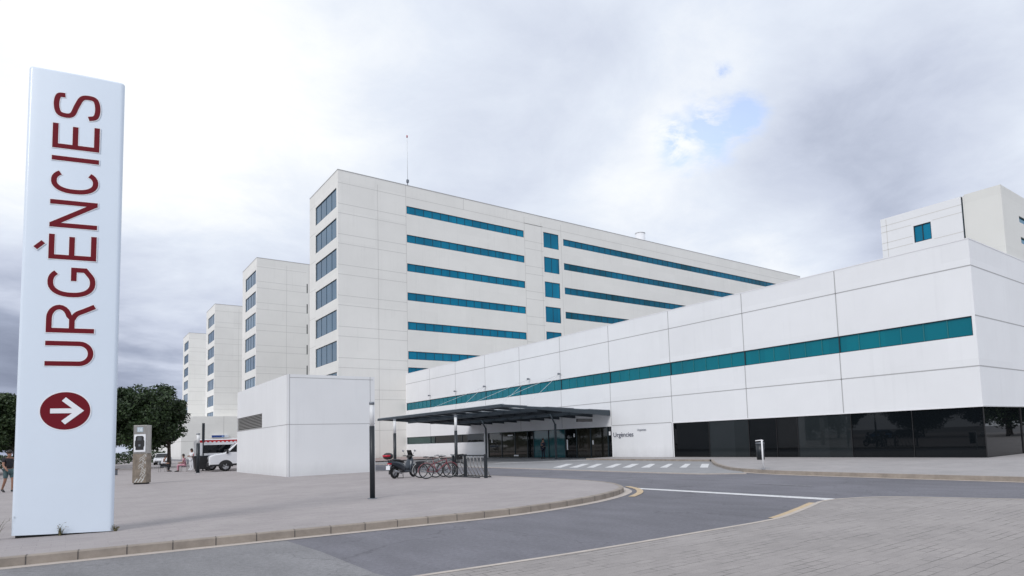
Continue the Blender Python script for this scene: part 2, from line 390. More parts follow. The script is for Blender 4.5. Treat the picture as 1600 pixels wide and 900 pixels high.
def window(parent, O, U, N, h, depth, gm, pitch=1.5, name='window', fw=.06, mm=None, mw=.05, fm=None):
    """pane (part) + frame and mullions (sub-part) filling hole h"""
    O = Vector(O); U = Vector(U); N = Vector(N); u0, u1, a, b = h
    P = lambda u, z, d: O + U * u + Vector((0, 0, z)) - N * d
    g = MB(); g.face([P(u0, a, depth), P(u1, a, depth), P(u1, b, depth), P(u0, b, depth)])
    w = g.build(name, gm, parent)
    f = MB()
    def bar(ua, ub, za, zb, d0, d1, m=0):
        v = [P(u, z, d) for d in (d0, d1) for z in (za, zb) for u in (ua, ub)]
        f.mesh(v, [(0, 1, 3, 2), (4, 6, 7, 5), (0, 4, 5, 1), (2, 3, 7, 6), (0, 2, 6, 4), (1, 5, 7, 3)], m)
    bar(u0, u1, a, a + fw, depth - .05, depth); bar(u0, u1, b - fw, b, depth - .05, depth)
    bar(u0, u0 + fw, a + fw, b - fw, depth - .05, depth); bar(u1 - fw, u1, a + fw, b - fw, depth - .05, depth)
    if pitch:
        n = max(1, round((u1 - u0) / pitch))
        for i in range(1, n):
            u = u0 + (u1 - u0) * i / n; bar(u - mw / 2, u + mw / 2, a + fw, b - fw, depth - .035, depth - .002, 1)
    f.build(name + '_frame', [fm or M['frame'], mm or M['frame']], w)
    return w

# ------------------------------------------------------------------ ground
sheet('ground', [(-1500, -1500), (1500, -1500), (1500, 1500), (-1500, 1500)], -.02, M['asphalt_old'])
sheet('road', [(-140, -90), (24, -90), (33, 24), (24, 60), (24, 330), (14, 330), (14, 60), (14, 18.5), (-140, 42)], 0, M['asphalt'])
sheet('old_asphalt_patch', [(-120, 2), (3.4, 7.6), (3.27, 8.4), (3.30, 10.8), (3.22, 12.6), (-1.6, 13.3), (-40, 19.0), (-120, 32)], .004, M['asphalt_old'])

edge = [(-120, 30.0), (-40, 19.0), (-12, 14.9), (-1.65, 13.42), (1.06, 13.13), (3.54, 12.87), (6.0, 12.62), (8.1, 12.50), (10.4, 12.93), (12.1, 13.60), (13.4, 14.42), (14.2, 15.30), (14.95, 16.7), (15.35, 18.6), (15.45, 21), (15.38, 25), (15.25, 32), (15.2, 60), (15.2, 320)]
edge = edge[:4] + smooth(edge[4:15], 4) + edge[15:]
pl_top = offset(edge, .15)
sheet('plaza_paving', pl_top + [(-120, 320)], .15, M['plaza'])
k = MB()
for i in range(len(edge) - 1):
    a, b, c, d = edge[i], edge[i + 1], pl_top[i + 1], pl_top[i]
    k.face([(*a, -.01), (*b, -.01), (*b, .135), (*a, .135)]); a2, b2 = offset(edge, .02)[i], offset(edge, .02)[i + 1]
    k.face([(*a, .135), (*b, .135), (*b2, .152), (*a2, .152)]); k.face([(*a2, .152), (*b2, .152), (*c, .152), (*d, .152)])
# kerb stones: thin joints every metre
L_ = 0.; nxt = .4
for i in range(2, len(edge) - 1):
    a = Vector(edge[i]); b = Vector(edge[i + 1]); l = (b - a).length
    while nxt < L_ + l and L_ < 90:
        t = (nxt - L_) / l; p = a.lerp(b, t); u = (b - a).normalized(); n = Vector((-u.y, u.x))
        q0 = p - n * .003; q1 = p + n * .155; w = u * .008
        k.face([(*(q0 - w), 0), (*(q0 + w), 0), (*(q0 + w), .140), (*(q0 - w), .140)], 1)
        k.face([(*(q0 - w), .1545), (*(q0 + w), .1545), (*(q1 + w), .1545), (*(q1 - w), .1545)], 1)
        nxt += .66
    L_ += l
kerbm = mat('kerb_concrete', (.30, .26, .225), .85, var=.22, vscale=2.2, bump=.4, bscale=30)
jointm = mat('kerb_joint', (.10, .09, .085), .9)
tag(k.build('plaza_kerb', [kerbm, jointm]), kind='structure')
g = MB(); ribbon(g, edge[:40], 0, -.26, .008); tag(g.build('gutter', M['gutter']), kind='structure')
# yellow paint round the kerb corner
arc = smooth([(12.4, 13.72), (13.4, 14.42), (14.2, 15.30), (14.8, 16.4)], 6)
g = MB(); ribbon(g, arc, -.42, -.62, .012); tag(g.build('yellow_kerb_line', M['yellow']), kind='structure')

fe = [(-120, 4.0), (-30, 7.6), (-5, 8.0), (1, 7.8), (3.55, 7.62), (5.9, 7.40), (8.75, 7.32), (10.4, 7.30), (11.34, 7.42), (13.04, 7.92), (14.3, 8.30), (15.2, 8.10), (15.95, 7.5), (16.4, 6.2), (16.8, 5.0), (17.05, 3.6), (17.1, 0), (17.1, -90)]
fe = fe[:4] + smooth(fe[4:15], 4) + fe[15:]
sheet('forecourt_paving', fe + [(-120, -90)], .03, M['brick'])
g = MB(); ribbon(g, fe, .0, .11, .034)
for i in range(len(fe) - 1):
    a = offset(fe, .11)[i]; b = offset(fe, .11)[i + 1]; g.face([(*a, -.01), (*b, -.01), (*b, .034), (*a, .034)])
tag(g.build('flush_kerb', M['gutter']), kind='structure')
g = MB(); ribbon(g, [p for p in fe if 10.9 < p[0] < 14.25 and p[1] > 7], .14, .30, .012); tag(g.build('yellow_edge_line', M['yellow']), kind='structure')
# white give-way line and faint centre dashes
g = MB(); g.face([(14.52, 15.3), (15.12, 15.75), (15.20, 8.55), (14.62, 8.34)][::1]) if False else None
g.face([(14.66, 15.25, .008), (14.98, 15.55, .008), (15.10, 8.52, .008), (14.68, 8.50, .008)])
tag(g.build('white_give_way_line', M['paint']), kind='structure')
g = MB()
for (a, b) in ((20.6, 18.5), (13.1, 11.0), (27.3, 25.0), (33.6, 31.4), (5.5, 3.4), (40, 38)):
    g.face([(18.12, a, .008), (18.24, a, .008), (18.24, b, .008), (18.12, b, .008)])
tag(g.build('faded_centre_dashes', M['faint']), kind='structure')

# forecourt table in front of the entrance with the crossing
F = .982
sheet('entrance_forecourt', [(21.75, 320), (21.7, 37), (21.5, 27), (21.35, 21.5), (21.4, 18.2), (22.4, 16.5), (31, 24.9), (34.9, 30), (35.6, 38), (35.6, 320)], .03, M['ramp'])
g = MB(); fe2 = [(21.75, 320), (21.7, 37), (21.5, 27), (21.35, 21.5), (21.4, 18.2), (22.4, 16.5)]
for i in range(5): g.face([(*fe2[i], -.01), (*fe2[i + 1], -.01), (*fe2[i + 1], .031), (*fe2[i], .031)])
ribbon(g, fe2, 0, .18, .034); tag(g.build('forecourt_edge', M['gutter']), kind='structure')
g = MB()
xb = [300, 360, 420, 480, 545, 600, 680, 740, 810, 870, 945, 1010, 1085, 1140, 1230, 1280, 1380, 1440]
zb = [(23.24, 31.1), (23.4, 30.5), (23.57, 29.92), (23.73, 29.34), (23.9, 28.73), (24.04, 28.23), (24.24, 27.5), (24.38, 26.97), (24.55, 26.37), (24.69, 25.86), (24.87, 25.23), (25.02, 24.7), (25.18, 24.1), (25.3, 23.67), (25.5, 22.98), (25.6, 22.6), (25.81, 21.86), (25.93, 21.43)]
zt = [(27.11, 34.71), (27.24, 34.11), (27.4, 33.29), (27.52, 32.72), (27.65, 32.11), (27.75, 31.61), (27.96, 30.59), (28.05, 30.11), (28.21, 29.34), (28.32, 28.84), (28.48, 28.05), (28.56, 27.66), (28.74, 26.76), (28.81, 26.44), (28.97, 25.62), (29.05, 25.26), (29.19, 24.56), (29.29, 24.09)]
for i in range(0, 18, 2):
    q = [zb[i], zb[i + 1], zt[i + 1], zt[i]]; g.face([(x * F, y * F, .036) for x, y in q])
tag(g.build('zebra_crossing', M['paint']), kind='structure')
g = MB(); g.face([(x * F, y * F, .036) for x, y in ((27.9, 43.9), (33.9, 38.2), (32.5, 37.2), (25.2, 42.2))]); tag(g.build('white_forecourt_line', mat('worn_line', (.45, .45, .46), .8, var=.25, vscale=6)), kind='structure')
fk = [(31.3, 25.6), (28.04, 22.77), (26.0, 20.72), (23.95, 18.37), (22.75, 15.59), (22.4, 12.76), (22.22, 9.29), (22.13, 6.6), (22.1, 0), (22.1, -90)]
fk = smooth(fk[:8], 3) + fk[8:]
sheet('pavement', offset(fk, .15) + [(150, -90), (150, 40), (34, 38.4), (31.9, 38.3), (31.4, 28)], .15, M['pave'])
k = MB(); a = fk; b = offset(fk, .15)
for i in range(len(fk) - 1):
    k.face([(*a[i], -.01), (*a[i + 1], -.01), (*a[i + 1], .152), (*a[i], .152)]); k.face([(*a[i], .152), (*a[i + 1], .152), (*b[i + 1], .152), (*b[i], .152)])
w_ = [(31.3, 25.7), (31.35, 28), (31.85, 38.3), (34.7, 38.4)]
for i in range(3): k.face([(*w_[i], 0), (*w_[i + 1], 0), (*w_[i + 1], .152), (*w_[i], .152)])
tag(k.build('pavement_kerb', kerbm), kind='structure')
g = MB(); ribbon(g, fk, 0, -.25, .008); tag(g.build('pavement_gutter', M['gutter']), kind='structure')
sheet('reddish_paving', [(22.3, 62), (34.7, 62), (34.7, 78.1), (25.9, 78.1), (25.9, 118), (22.3, 118)], .12, M['pink'])

# ------------------------------------------------------------------ low building
XA, YA, YT, ZR = 34.774, 11.78, 78.17, 10.88
low = thing('low_hospital_wing', 'long low white panel-clad wing with one continuous teal window band and black ground-floor glazing', 'hospital building', (XA, YA, 0))
lp = lambda b, n, m, **k: b.build(n, m, low, loc=(-XA, -YA, 0), **k)
b = MB(); O = (XA, YA, 0); U = (0, 1, 0); N = (-1, 0, 0); W = YT - YA
u_ = lambda y: y - YA
strip_h = (u_(11.93), u_(78.0), 6.09, 7.06)
gf = (0, u_(31.76), 0, 2.637)
ent = (u_(38.40), u_(57.85), 0, 2.60)
sw = (u_(58.55), u_(78.05), 1.70, 2.60)
vys = [18.77, 25.25, 31.76, 38.40, 44.95, 51.5, 58.05, 64.6, 71.15]
vj = []
for y in vys:
    vj += [(u_(y), 7.07, ZR - .02), (u_(y), 2.66 if y < 31 else 2.66, 6.08)]
vj += [(u_(31.85), .15, 2.64)]
facade(b, O, U, N, W, 0, ZR, [strip_h, gf, ent, sw], .14, 0, 1,
       hj=[(9.555, 0, W), (4.585, 0, W), (2.66, u_(31.9), u_(38.35))], vj=vj, jw=.06)
# right-hand face
facade(b, (XA, YA, 0), (1, 0, 0), (0, -1, 0), 46, 0, ZR, [(0, 46, 0, 2.637)], .0, 0, 1,
       hj=[(9.555, 0, 46), (7.07, 0, 46), (4.585, 0, 46)], vj=[(u, 2.64, ZR) for u in (8.5, 17, 25.5, 34)], jw=.06)
b.face([(XA, YA, 2.637), (XA + 46, YA, 2.637), (XA + 46, YA + .5, 2.637), (XA, YA + .5, 2.637)])
b.face([(XA, YA, 2.637), (XA, 31.76, 2.637), (XA + .5, 31.76, 2.637), (XA + .5, YA, 2.637)])
b.face([(XA + 46, YA, 0), (XA + 46, YT, 0), (XA + 46, YT, ZR), (XA + 46, YA, ZR)])
lp(b, 'wall', [M['wall_low'], M['joint']])
b = MB()
b.box(XA + .35, XA + 45.6, YA + .35, YT, ZR - .5, ZR - .4)
lp(b, 'roof', M['roof'])
b = MB(); b.box(XA - .015, XA + .35, YA - .015, YT - .02, ZR + .001, ZR + .05); b.box(XA + .351, XA + 46, YA - .015, YA + .35, ZR + .001, ZR + .05)
b.box(XA - .02, XA - .002, YA - .02, 31.74, 2.60, 2.66); b.box(XA - .02, XA - .002, 31.72, 31.78, .15, 2.597)
b.box(XA - .02, XA - .002, 38.34, 38.40, .15, 2.597); b.box(XA, XA + 46, YA - .02, YA - .002, 2.60, 2.66)
lp(b, 'coping', M['trim'])
LW = []
def lwin(*a, **k):
    w = window(low, *a, **k); w.location = (-XA, -YA, 0); LW.append(w); return w
# continuous band: a run of bays so that each bay is a part
bays = [11.93] + vys + [78.0]
for i in range(len(bays) - 1):
    a_, b_ = bays[i] + (.0 if i == 0 else .0), bays[i + 1]
    lwin(O, U, N, (u_(a_), u_(b_), 6.09, 7.06), .10, M['teal_green'], pitch=1.09, fw=.035, mm=M['mull'], mw=.035)
# ground-floor black glazing, corner bays
gy = [11.79, 15.1, 18.4, 21.75, 23.2, 25.25, 28.5, 31.74]
for i in range(len(gy) - 1):
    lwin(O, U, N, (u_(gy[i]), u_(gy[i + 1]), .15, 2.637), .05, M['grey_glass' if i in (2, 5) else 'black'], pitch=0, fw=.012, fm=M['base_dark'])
for i in range(9):
    lwin(O, (1, 0, 0), (0, -1, 0), (.001 + i * 5.1, .001 + (i + 1) * 5.1, .15, 2.637), .03, M['black'], pitch=0, fw=.012, fm=M['base_dark'])
# strip window under the canopy
for a_, b_, gm in ((58.55, 63.5, 'black'), (63.5, 70.2, 'black'), (70.2, 71.3, 'green_dark'), (71.3, 78.05, 'green_dark')):
    lwin(O, U, N, (u_(a_), u_(b_), 1.70, 2.60), .12, M[gm], pitch=0, fw=.05)
# entrance screen
es = [(38.42, 39.0, 'black'), (39.0, 41.2, 'door_glass'), (41.2, 43.1, 'door_glass'), (43.1, 44.7, 'black'), (44.7, 47.2, 'door_teal'), (47.2, 49.6, 'door_teal'), (49.6, 50.6, 'black'), (50.6, 52.8, 'door_glass'), (52.8, 55.2, 'door_glass'), (55.2, 57.83, 'door_glass')]
for a_, b_, gm in es:
    lwin(O, U, N, (u_(a_), u_(b_), .03, 2.60), .14, M[gm], pitch=0, fw=.05, name='door' if gm == 'black' else 'window')
for (y, z, hh, ww) in ((57.1, 1.75, .34, .16), (53.6, 2.25, .12, .9), (52.6, .25, .14, .8), (43.4, 2.0, .3, .16), (44.4, 1.2, .9, .16), (40.9, 1.35, .35, .14), (38.75, 2.05, .3, .2), (46.1, 1.5, .3, .2)):
    b = MB(); b.box(XA + .085, XA + .10, y - ww / 2, y + ww / 2, z - hh / 2, z + hh / 2); lp(b, 'door_notice', M['white_vinyl'])
# small spot fittings and louvre heads along the top of the band
for y in (44.91, 49.75, 57.94, 64.43, 71.0):
    b = MB(); b.tube([(XA + .02, y, 7.55), (XA - .22, y, 7.55)], .045); b.box(XA - .32, XA - .16, y - .07, y + .07, 7.46, 7.62)
    lp(b, 'rod_anchor', M['steel_mid'])
# lettering beside the entrance
def text_obj(name, body, size, m, parent, Mx, ext=.01, cx=1.):
    c = bpy.data.curves.new(name, 'FONT'); c.body = body; c.size = size; c.extrude = ext
    t = bpy.data.objects.new('tmp', c); COL.objects.link(t)
    bpy.context.view_layer.update()
    me = bpy.data.meshes.new_from_object(t.evaluated_get(bpy.context.evaluated_depsgraph_get()))
    bpy.data.objects.remove(t); me.materials.clear(); me.materials.append(m)
    me.transform(Matrix.Diagonal((cx, 1, 1, 1)))
    me.transform(Mx); o = bpy.data.objects.new(name, me); COL.objects.link(o); o.parent = parent
    return o
def wallM(x, y, z):   # text reading from +y to -y on the plane x = const, facing -x
    return Matrix(((0, 0, -1, x), (-1, 0, 0, y), (0, 1, 0, z), (0, 0, 0, 1)))
t = text_obj('lettering', 'Urgències', .52, M['letter'], low, Matrix.Translation((-XA, -YA, 0)) @ wallM(XA - .03, 38.22, 1.74), cx=1.12)
t = text_obj('lettering', 'Urgencias', .22, mat('pale_letter', (.30, .31, .35), .5), low, Matrix.Translation((-XA, -YA, 0)) @ wallM(XA - .03, 35.45, 2.16), cx=1.1)

# block standing on the low roof, two volumes
XB = 40.6
blk = thing('rooftop_block', 'white plant storey on the low wing roof with one square teal window', 'rooftop building', (XB, 18, ZR))
def bp_(b, n, m): return b.build(n, m, blk, loc=(-XB, -18, -ZR))
b = MB(); O2 = (XB, 13.95, 0); U2 = (0, 1, 0); N2 = (-1, 0, 0)
sq = (15.66 - 13.95, 16.66 - 13.95, 12.95, 14.0); lo_ = (15.55 - 13.95, 16.6 - 13.95, 12.32, 12.40)
facade(b, O2, U2, N2, 18.6 - 13.95, ZR - .4, 14.98, [sq, lo_], .1, 0, 1, hj=[(14.05, 0, 1.6), (12.9, 0, 1.6), (12.95, 2.8, 4.65), (14.1, 2.8, 4.65), (13.4, 2.8, 4.65), (12.2, 0, 4.65), (14.5, 0, 4.65)], vj=[(4.3, 11, 14.9)], jw=.035)
b.face([(XB, 18.6, ZR - .4), (XB + 12, 18.6, ZR - .4), (XB + 12, 18.6, 14.98), (XB, 18.6, 14.98)])
b.face([(XB, 13.95, 14.98), (XB + 12, 13.95, 14.98), (XB + 12, 18.6, 14.98), (XB, 18.6, 14.98)])
bp_(b, 'wall', [M['wall_low'], M['joint_soft']])
w = window(blk, O2, U2, N2, sq, .09, M['teal'], pitch=.5, fw=.04); w.location = (-XB, -18, -ZR)
w = window(blk, O2, U2, N2, lo_, .09, M['slate'], pitch=0, fw=.01); w.location = (-XB, -18, -ZR)
b = MB(); b.box(XB - .01, XB + .3, 13.87, 13.945, 12.55, 14.75); b.box(XB, XB + .3, 13.785, 13.868, 12.0, 14.97, 1); bp_(b, 'gap_shade_strip', [M['frame'], M['wall_grey']])  # dark strip paints the shade in the gap between the blocks; no window here
b = MB(); y1 = 13.78; y0 = 11.95
facade(b, (XB, y0, 0), (0, 1, 0), (-1, 0, 0), y1 - y0, ZR - .4, 15.02, [], .1)
b.face([(XB, y1, ZR - .4), (XB + 20, y1, ZR - .4), (XB + 20, y1, 15.02), (XB, y1, 15.02)])
b.face([(XB, y0, 15.02), (XB + 20, y0, 15.02), (XB + 20, y1, 15.02), (XB, y1, 15.02)])
hs = [(2.6 + i * 4.2, 5.2 + i * 4.2, z, z + .38) for i in range(4) for z in (13.35, 12.1)]
bw = []
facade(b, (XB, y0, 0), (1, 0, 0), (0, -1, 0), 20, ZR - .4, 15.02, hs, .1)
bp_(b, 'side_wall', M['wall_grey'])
for h in hs:
    w = window(blk, (XB, y0, 0), (1, 0, 0), (0, -1, 0), h, .09, M['teal'], pitch=1.3, fw=.04); w.location = (-XB, -18, -ZR)

# ------------------------------------------------------------------ canopy
FRG = mat('frosted_roof_glass', (.75, .80, .84), .5); _b = FRG.node_tree.nodes['Principled BSDF']
_t = FRG.node_tree.nodes.new('ShaderNodeBsdfTransparent'); _t.inputs[0].default_value = (.8, .84, .87, 1); _x = FRG.node_tree.nodes.new('ShaderNodeMixShader'); _x.inputs[0].default_value = .25
_o = FRG.node_tree.nodes['Material Output']
FRG.node_tree.links.new(_t.outputs[0], _x.inputs[1]); FRG.node_tree.links.new(_b.outputs[0], _x.inputs[2]); FRG.node_tree.links.new(_x.outputs[0], _o.inputs[0])
can = thing('entrance_canopy', 'dark steel canopy sloping out over the drop-off beside the glass entrance', 'canopy', (32.3, 48, .03))
cl = (-32.3, -48, -.03)
X0, X1, Y0, Y1 = 24.4, XA - .03, 38.46, 61.4
zt_ = lambda x: 4.34 + (x - X0) / (X1 - X0) * (3.95 - 4.34)
b = MB()
ny = 10; dy = (Y1 - Y0) / ny
for i in range(ny):         # roof sheets, each bay a little stepped
    ya, yb = Y0 + i * dy + .04, Y0 + (i + 1) * dy - .04; s = .02 * (i % 2)
    for xa, xb_ in ((X0, 26.6), (28.4, 31.0), (32.6, X1)):
        v = [(xa, ya, zt_(xa) + s), (xb_, ya, zt_(xb_) + s), (xb_, yb, zt_(xb_) + s), (xa, yb, zt_(xa) + s)]
        b.mesh(v + [(x, y, z - .05) for x, y, z in v], [(0, 1, 2, 3), (7, 6, 5, 4), (0, 4, 5, 1), (1, 5, 6, 2), (2, 6, 7, 3), (3, 7, 4, 0)])
b.build('roof_sheet', M['steel_mid'], can, loc=cl)
b = MB()
for i in range(ny):
    ya, yb = Y0 + i * dy + .04, Y0 + (i + 1) * dy - .04
    for xa, xb_ in ((26.6, 28.4), (31.0, 32.6)):
        v = [(xa, ya, zt_(xa) - .02), (xb_, ya, zt_(xb_) - .02), (xb_, yb, zt_(xb_) - .02), (xa, yb, zt_(xa) - .02)]
        b.face(v)
b.build('roof_glass', FRG, can, loc=cl)
def beam(b, p, q, w, h):
    p = Vector(p); q = Vector(q); d = (q - p).normalized(); s = Vector((-d.y, d.x, 0)).normalized() * w / 2
    v = [p + s, p - s, q - s, q + s]; v = v + [x - Vector((0, 0, h)) for x in v]
    b.mesh(v, [(0, 1, 2, 3), (7, 6, 5, 4), (0, 4, 5, 1), (1, 5, 6, 2), (2, 6, 7, 3), (3, 7, 4, 0)])
b = MB()
for i in range(ny + 1):
    y = min(max(Y0 + i * dy, Y0 + .08), Y1 - .08)
    p = Vector((X0, y, zt_(X0) - .06)); q = Vector((X1, y, zt_(X1) - .06))
    s = Vector((0, .06, 0))
    v = [p + s, p - s, q - s, q + s] + [p + s - Vector((0, 0, .10)), p - s - Vector((0, 0, .10)), q - s - Vector((0, 0, .42)), q + s - Vector((0, 0, .42))]
    b.mesh(v, [(0, 1, 2, 3), (7, 6, 5, 4), (0, 4, 5, 1), (1, 5, 6, 2), (2, 6, 7, 3), (3, 7, 4, 0)])
b.build('rib', M['steel_dark'], can, loc=cl)
b = MB(); beam(b, (X0 - .06, Y0 - .03, zt_(X0) + .0), (X0 - .06, Y1 + .03, zt_(X0) + .0), .12, .22)
for x in (27.5, 30, 32.3): beam(b, (x, Y0 + .15, zt_(x) - .16), (x, Y1 - .15, zt_(x) - .16), .14, .24)
b.build('edge_beam', M['steel_dark'], can, loc=cl)
b = MB()
for i in range(ny): b.box(X0 - .10, X0 + .25, Y0 + i * dy + .1, Y0 + (i + 1) * dy - .1, 4.345, 4.375)
b.build('edge_flashing', mat('pale_flashing', (.5, .56, .6), .4, .3), can, loc=cl)
for y in (42.7, 54.0):
    b = MB(); b.box(32.23, 32.37, y - .07, y + .07, .03, 3.0); b.tube([(32.3, y, 2.95), (32.0, y + .3, 3.85)], .07, n=6)
    c = b.build('column', M['steel_dark'], can, loc=cl)
    d = MB(); d.box(32.08, 32.52, y - .22, y + .22, .03, .06); d.build('base_plate', M['steel_mid'], c)
for y in (44.91, 49.75, 57.94):
    for x in (26.0, 30.2):
        b = MB(); b.tube([(XA - .2, y, 7.5), (x, y, zt_(x) - .02)], .013, n=5); b.build('stay_rod', M['lampglass'], can, loc=cl)
b = MB(); b.box(31.1, 32.6, 38.2, 38.4, 3.0, 3.25); b.build('light_fitting', M['plastic'], can, loc=cl)

# ------------------------------------------------------------------ tower wings
HT = 36.57; FP = 3.92; SLM = mat('slate_mullion', (.035, .07, .10), .4)
def tower(x0, y0, label, nfull, with_strips):
    t = thing('ward_tower', label, 'hospital building', (x0, y0, 0), 0, 'white ward towers in a row')
    lc = (-x0, -y0, 0); dpt = 11.85; LX = 104
    b = MB()
    lw = [(.58, 9.2, 31.93 - FP * i, 34.45 - FP * i) for i in range(8)]
    # left face: outward -x, u along +y
    facade(b, (x0, y0, 0), (0, 1, 0), (-1, 0, 0), dpt, 0, HT, lw, .16, 0, 1, hj=[(34.9 - FP * i, 9.2, dpt) for i in range(8)], jw=.05)
    holes = []
    if with_strips:
        for i in range(6): holes.append((9.18, 28.28, 32.65 - FP * i + (-.03 * i), 33.73 - FP * i + (-.03 * i) ))
        holes.append((9.10, 15., 10.9, 11.82))
        for i in range(5): holes.append((32.0, 34.98, 31.75 - FP * i - .03 * i, 34.2 - FP * i - .03 * i))
        for i in range(5): holes.append((35.92, 94.9, 32.62 - FP * i - .03 * i, 33.72 - FP * i - .03 * i))
    else:
        for i in range(7): holes.append((8.78, 8.98, 31.0 - FP * i, 32.8 - FP * i))
    hj = []; 
    for i in range(9):
        for z in (34.95 - FP * i, 32.25 - FP * i):
            if z > 1: hj.append((z, 0, 8.75 if not with_strips else 9.1))
            if with_strips and z > 9: hj.append((z, 28.4, 31.9))
    if with_strips: hj.append((34.95, 9.2, 104))
    vj = [(5.18, 0, HT - .8), (9.10 if with_strips else 9.2, 0, HT)]
    if with_strips: vj += [(x, 10, HT - .6) for x in (28.4, 35.5)]  + [(31.6, 10, HT - 1)] + [(17.9, 34.95, HT)]
    facade(b, (x0, y0, 0), (1, 0, 0), (0, -1, 0), LX, 0, HT, holes, .12, 0, 2, hj=hj, vj=vj, jw=.07)
    b.face([(x0, y0 + dpt, 0), (x0 + LX, y0 + dpt, 0), (x0 + LX, y0 + dpt, HT), (x0, y0 + dpt, HT)])
    b.face([(x0 + LX, y0, 0), (x0 + LX, y0 + dpt, 0), (x0 + LX, y0 + dpt, HT), (x0 + LX, y0, HT)])
    b.build('wall', [M['wall'], M['joint_soft'], M['joint_soft']], t, loc=lc)
    b = MB(); b.box(x0 + .3, x0 + LX - .3, y0 + .3, y0 + dpt - .3, HT - .7, HT - .6); b.build('roof', M['roof'], t, loc=lc)
    b = MB(); b.box(x0 - .03, x0 + LX, y0 - .03, y0 + .3, HT + .002, HT + .10); b.box(x0 - .03, x0 + .3, y0 + .301, y0 + dpt, HT + .002, HT + .10)
    b.box(x0 + .301, x0 + LX, y0 + dpt - .3, y0 + dpt, HT + .002, HT + .10)
    b.build('coping', mat('grey_coping', (.42, .42, .42), .7) if 'cop' not in KIDS else KIDS['cop'], t, loc=lc)
    for h in lw: 
        w = window(t, (x0, y0, 0), (0, 1, 0), (-1, 0, 0), h, .13, M['slate'], pitch=2.15, fw=.05, mm=SLM, mw=.05); w.location = lc
    for h in holes:
        wd = h[1] - h[0]
        gm = 'frame' if wd < .5 else ('teal_dark' if wd > 40 else 'teal')
        w = window(t, (x0, y0, 0), (1, 0, 0), (0, -1, 0), h, .10, M[gm], pitch=0 if wd < .5 else 1.27, fw=.05 if wd > .5 else .02, mw=.04); w.location = lc
    return t
KIDS['cop'] = mat('grey_coping', (.45, .45, .45), .7)
t1 = tower(26.0, 78.17, 'nearest white ward tower, with long teal window strips along its broad side', 6, True)
t2 = tower(26.3, 123.4, 'second ward tower, just left of the nearest one', 6, False)
t3 = tower(26.75, 168.2, 'third ward tower in the row, between the second and the farthest', 6, False)
t4 = tower(27.2, 213.2, 'farthest and lowest looking ward tower, above the tree tops', 6, False)
pod = thing('hospital_podium', 'low pale podium block at the foot of the farthest towers, behind the ambulances', 'building', (30, 165, 0))
b = MB(); x0, y0 = 19.8, 164.6
facade(b, (x0, y0, 0), (1, 0, 0), (0, -1, 0), 30, 0, 9.6, [], 0, 0, 1, hj=[(4.0, 0, 30)], vj=[(8.5, 4, 9.6), (3.4, 0, 4)], jw=.14)
facade(b, (x0, y0, 0), (0, 1, 0), (-1, 0, 0), 95, 0, 9.6, [], 0, 0, 1, hj=[(4.0, 0, 95)], jw=.14)
b.face([(x0, y0, 9.6), (x0 + 30, y0, 9.6), (x0 + 30, y0 + 95, 9.6), (x0, y0 + 95, 9.6)])
b.build('wall', [M['wall'], M['joint_soft']], pod, loc=(-30, -165, 0))
sg = thing('wall_sign', 'long blue sign with white marks on the podium wall above the ambulance', 'sign', (27.5, 164.4, 5))
b = MB(); b.box(-1.75, 1.75, -.12, .12, -.32, .32); b.build('panel', M['white_vinyl'], sg)
b = MB(); b.box(-1.7, .9, -.13, -.121, -.26, .22); b.build('face', M['bluesign'], sg)
b = MB(); b.box(.35, .75, -.14, -.131, -.2, .15); b.box(1.0, 1.5, -.135, -.1215, -.02, .05); b.build('emblem', [mat('sky_blue_mark', (.25, .4, .7), .5)], sg)

ms = thing('roof_mast', 'thin white antenna mast on the roof edge of the nearest ward tower', 'antenna mast', (38.04, 84, HT))
b = MB(); b.tube([(0, 0, -.6), (0, 0, 3.3)], .07, n=6); b.build('pole', M['steel_mid'], ms)
b = MB(); b.tube([(0, 0, 3.3), (0, 0, 10.1)], .035, n=5); b.build('whip', M['lampglass'], ms)
b = MB(); b.box(-.15, .15, -.15, .15, 3.1, 3.5); b.build('junction_box', M['steel_mid'], ms)
b = MB(); b.tube([(0, 0, 9.9), (0, 0, 10.2)], .1, n=8); b.build('beacon', M['lamp_red'], ms)
tk = thing('roof_tank', 'small pale cylindrical flue standing on the tower roof beyond the mast', 'roof flue', (87.9, 86.5, HT - .6))
b = MB(); b.tube([(0, 0, 0), (0, 0, 5.5)], .95, n=20); b.build('drum', mat('pale_grey_metal', (.80, .81, .84), .6), tk)
b = MB(); b.tube([(0, 0, 5.5), (0, 0, 5.62)], 1.02, n=20); b.build('cap', M['trim'], tk)

# ------------------------------------------------------------------ white box building in the plaza
bx = thing('plant_box', 'low windowless white box building with grey louvre standing on the plaza', 'utility building', (9.444, 36.76, .15))
bl = (-9.444, -36.76, -.15)
x0, x1, y0, y1, zt2 = 9.444, 14.37, 36.76, 49.95, 5.78
b = MB(); lou = (5.83, 13.17, 3.03, 3.92)
facade(b, (x0, y0, 0), (0, 1, 0), (-1, 0, 0), y1 - y0, .15, zt2, [lou], .12, 0, 1, hj=[(3.0, 0, y1 - y0)], vj=[(.12, .15, zt2)], jw=.04)
facade(b, (x0, y0, 0), (1, 0, 0), (0, -1, 0), x1 - x0, .15, zt2, [], 0, 0, 1, hj=[(3.0, 0, x1 - x0), (5.6, .1, x1 - x0 - .1)], vj=[(.10, .15, zt2), (4.65, .15, zt2)], jw=.032)
b.face([(x1, y0, .15), (x1, y1, .15), (x1, y1, zt2), (x1, y0, zt2)]); b.face([(x0, y1, .15), (x1, y1, .15), (x1, y1, zt2), (x0, y1, zt2)])
b.face([(x0, y0, zt2), (x1, y0, zt2), (x1, y1, zt2), (x0, y1, zt2)])
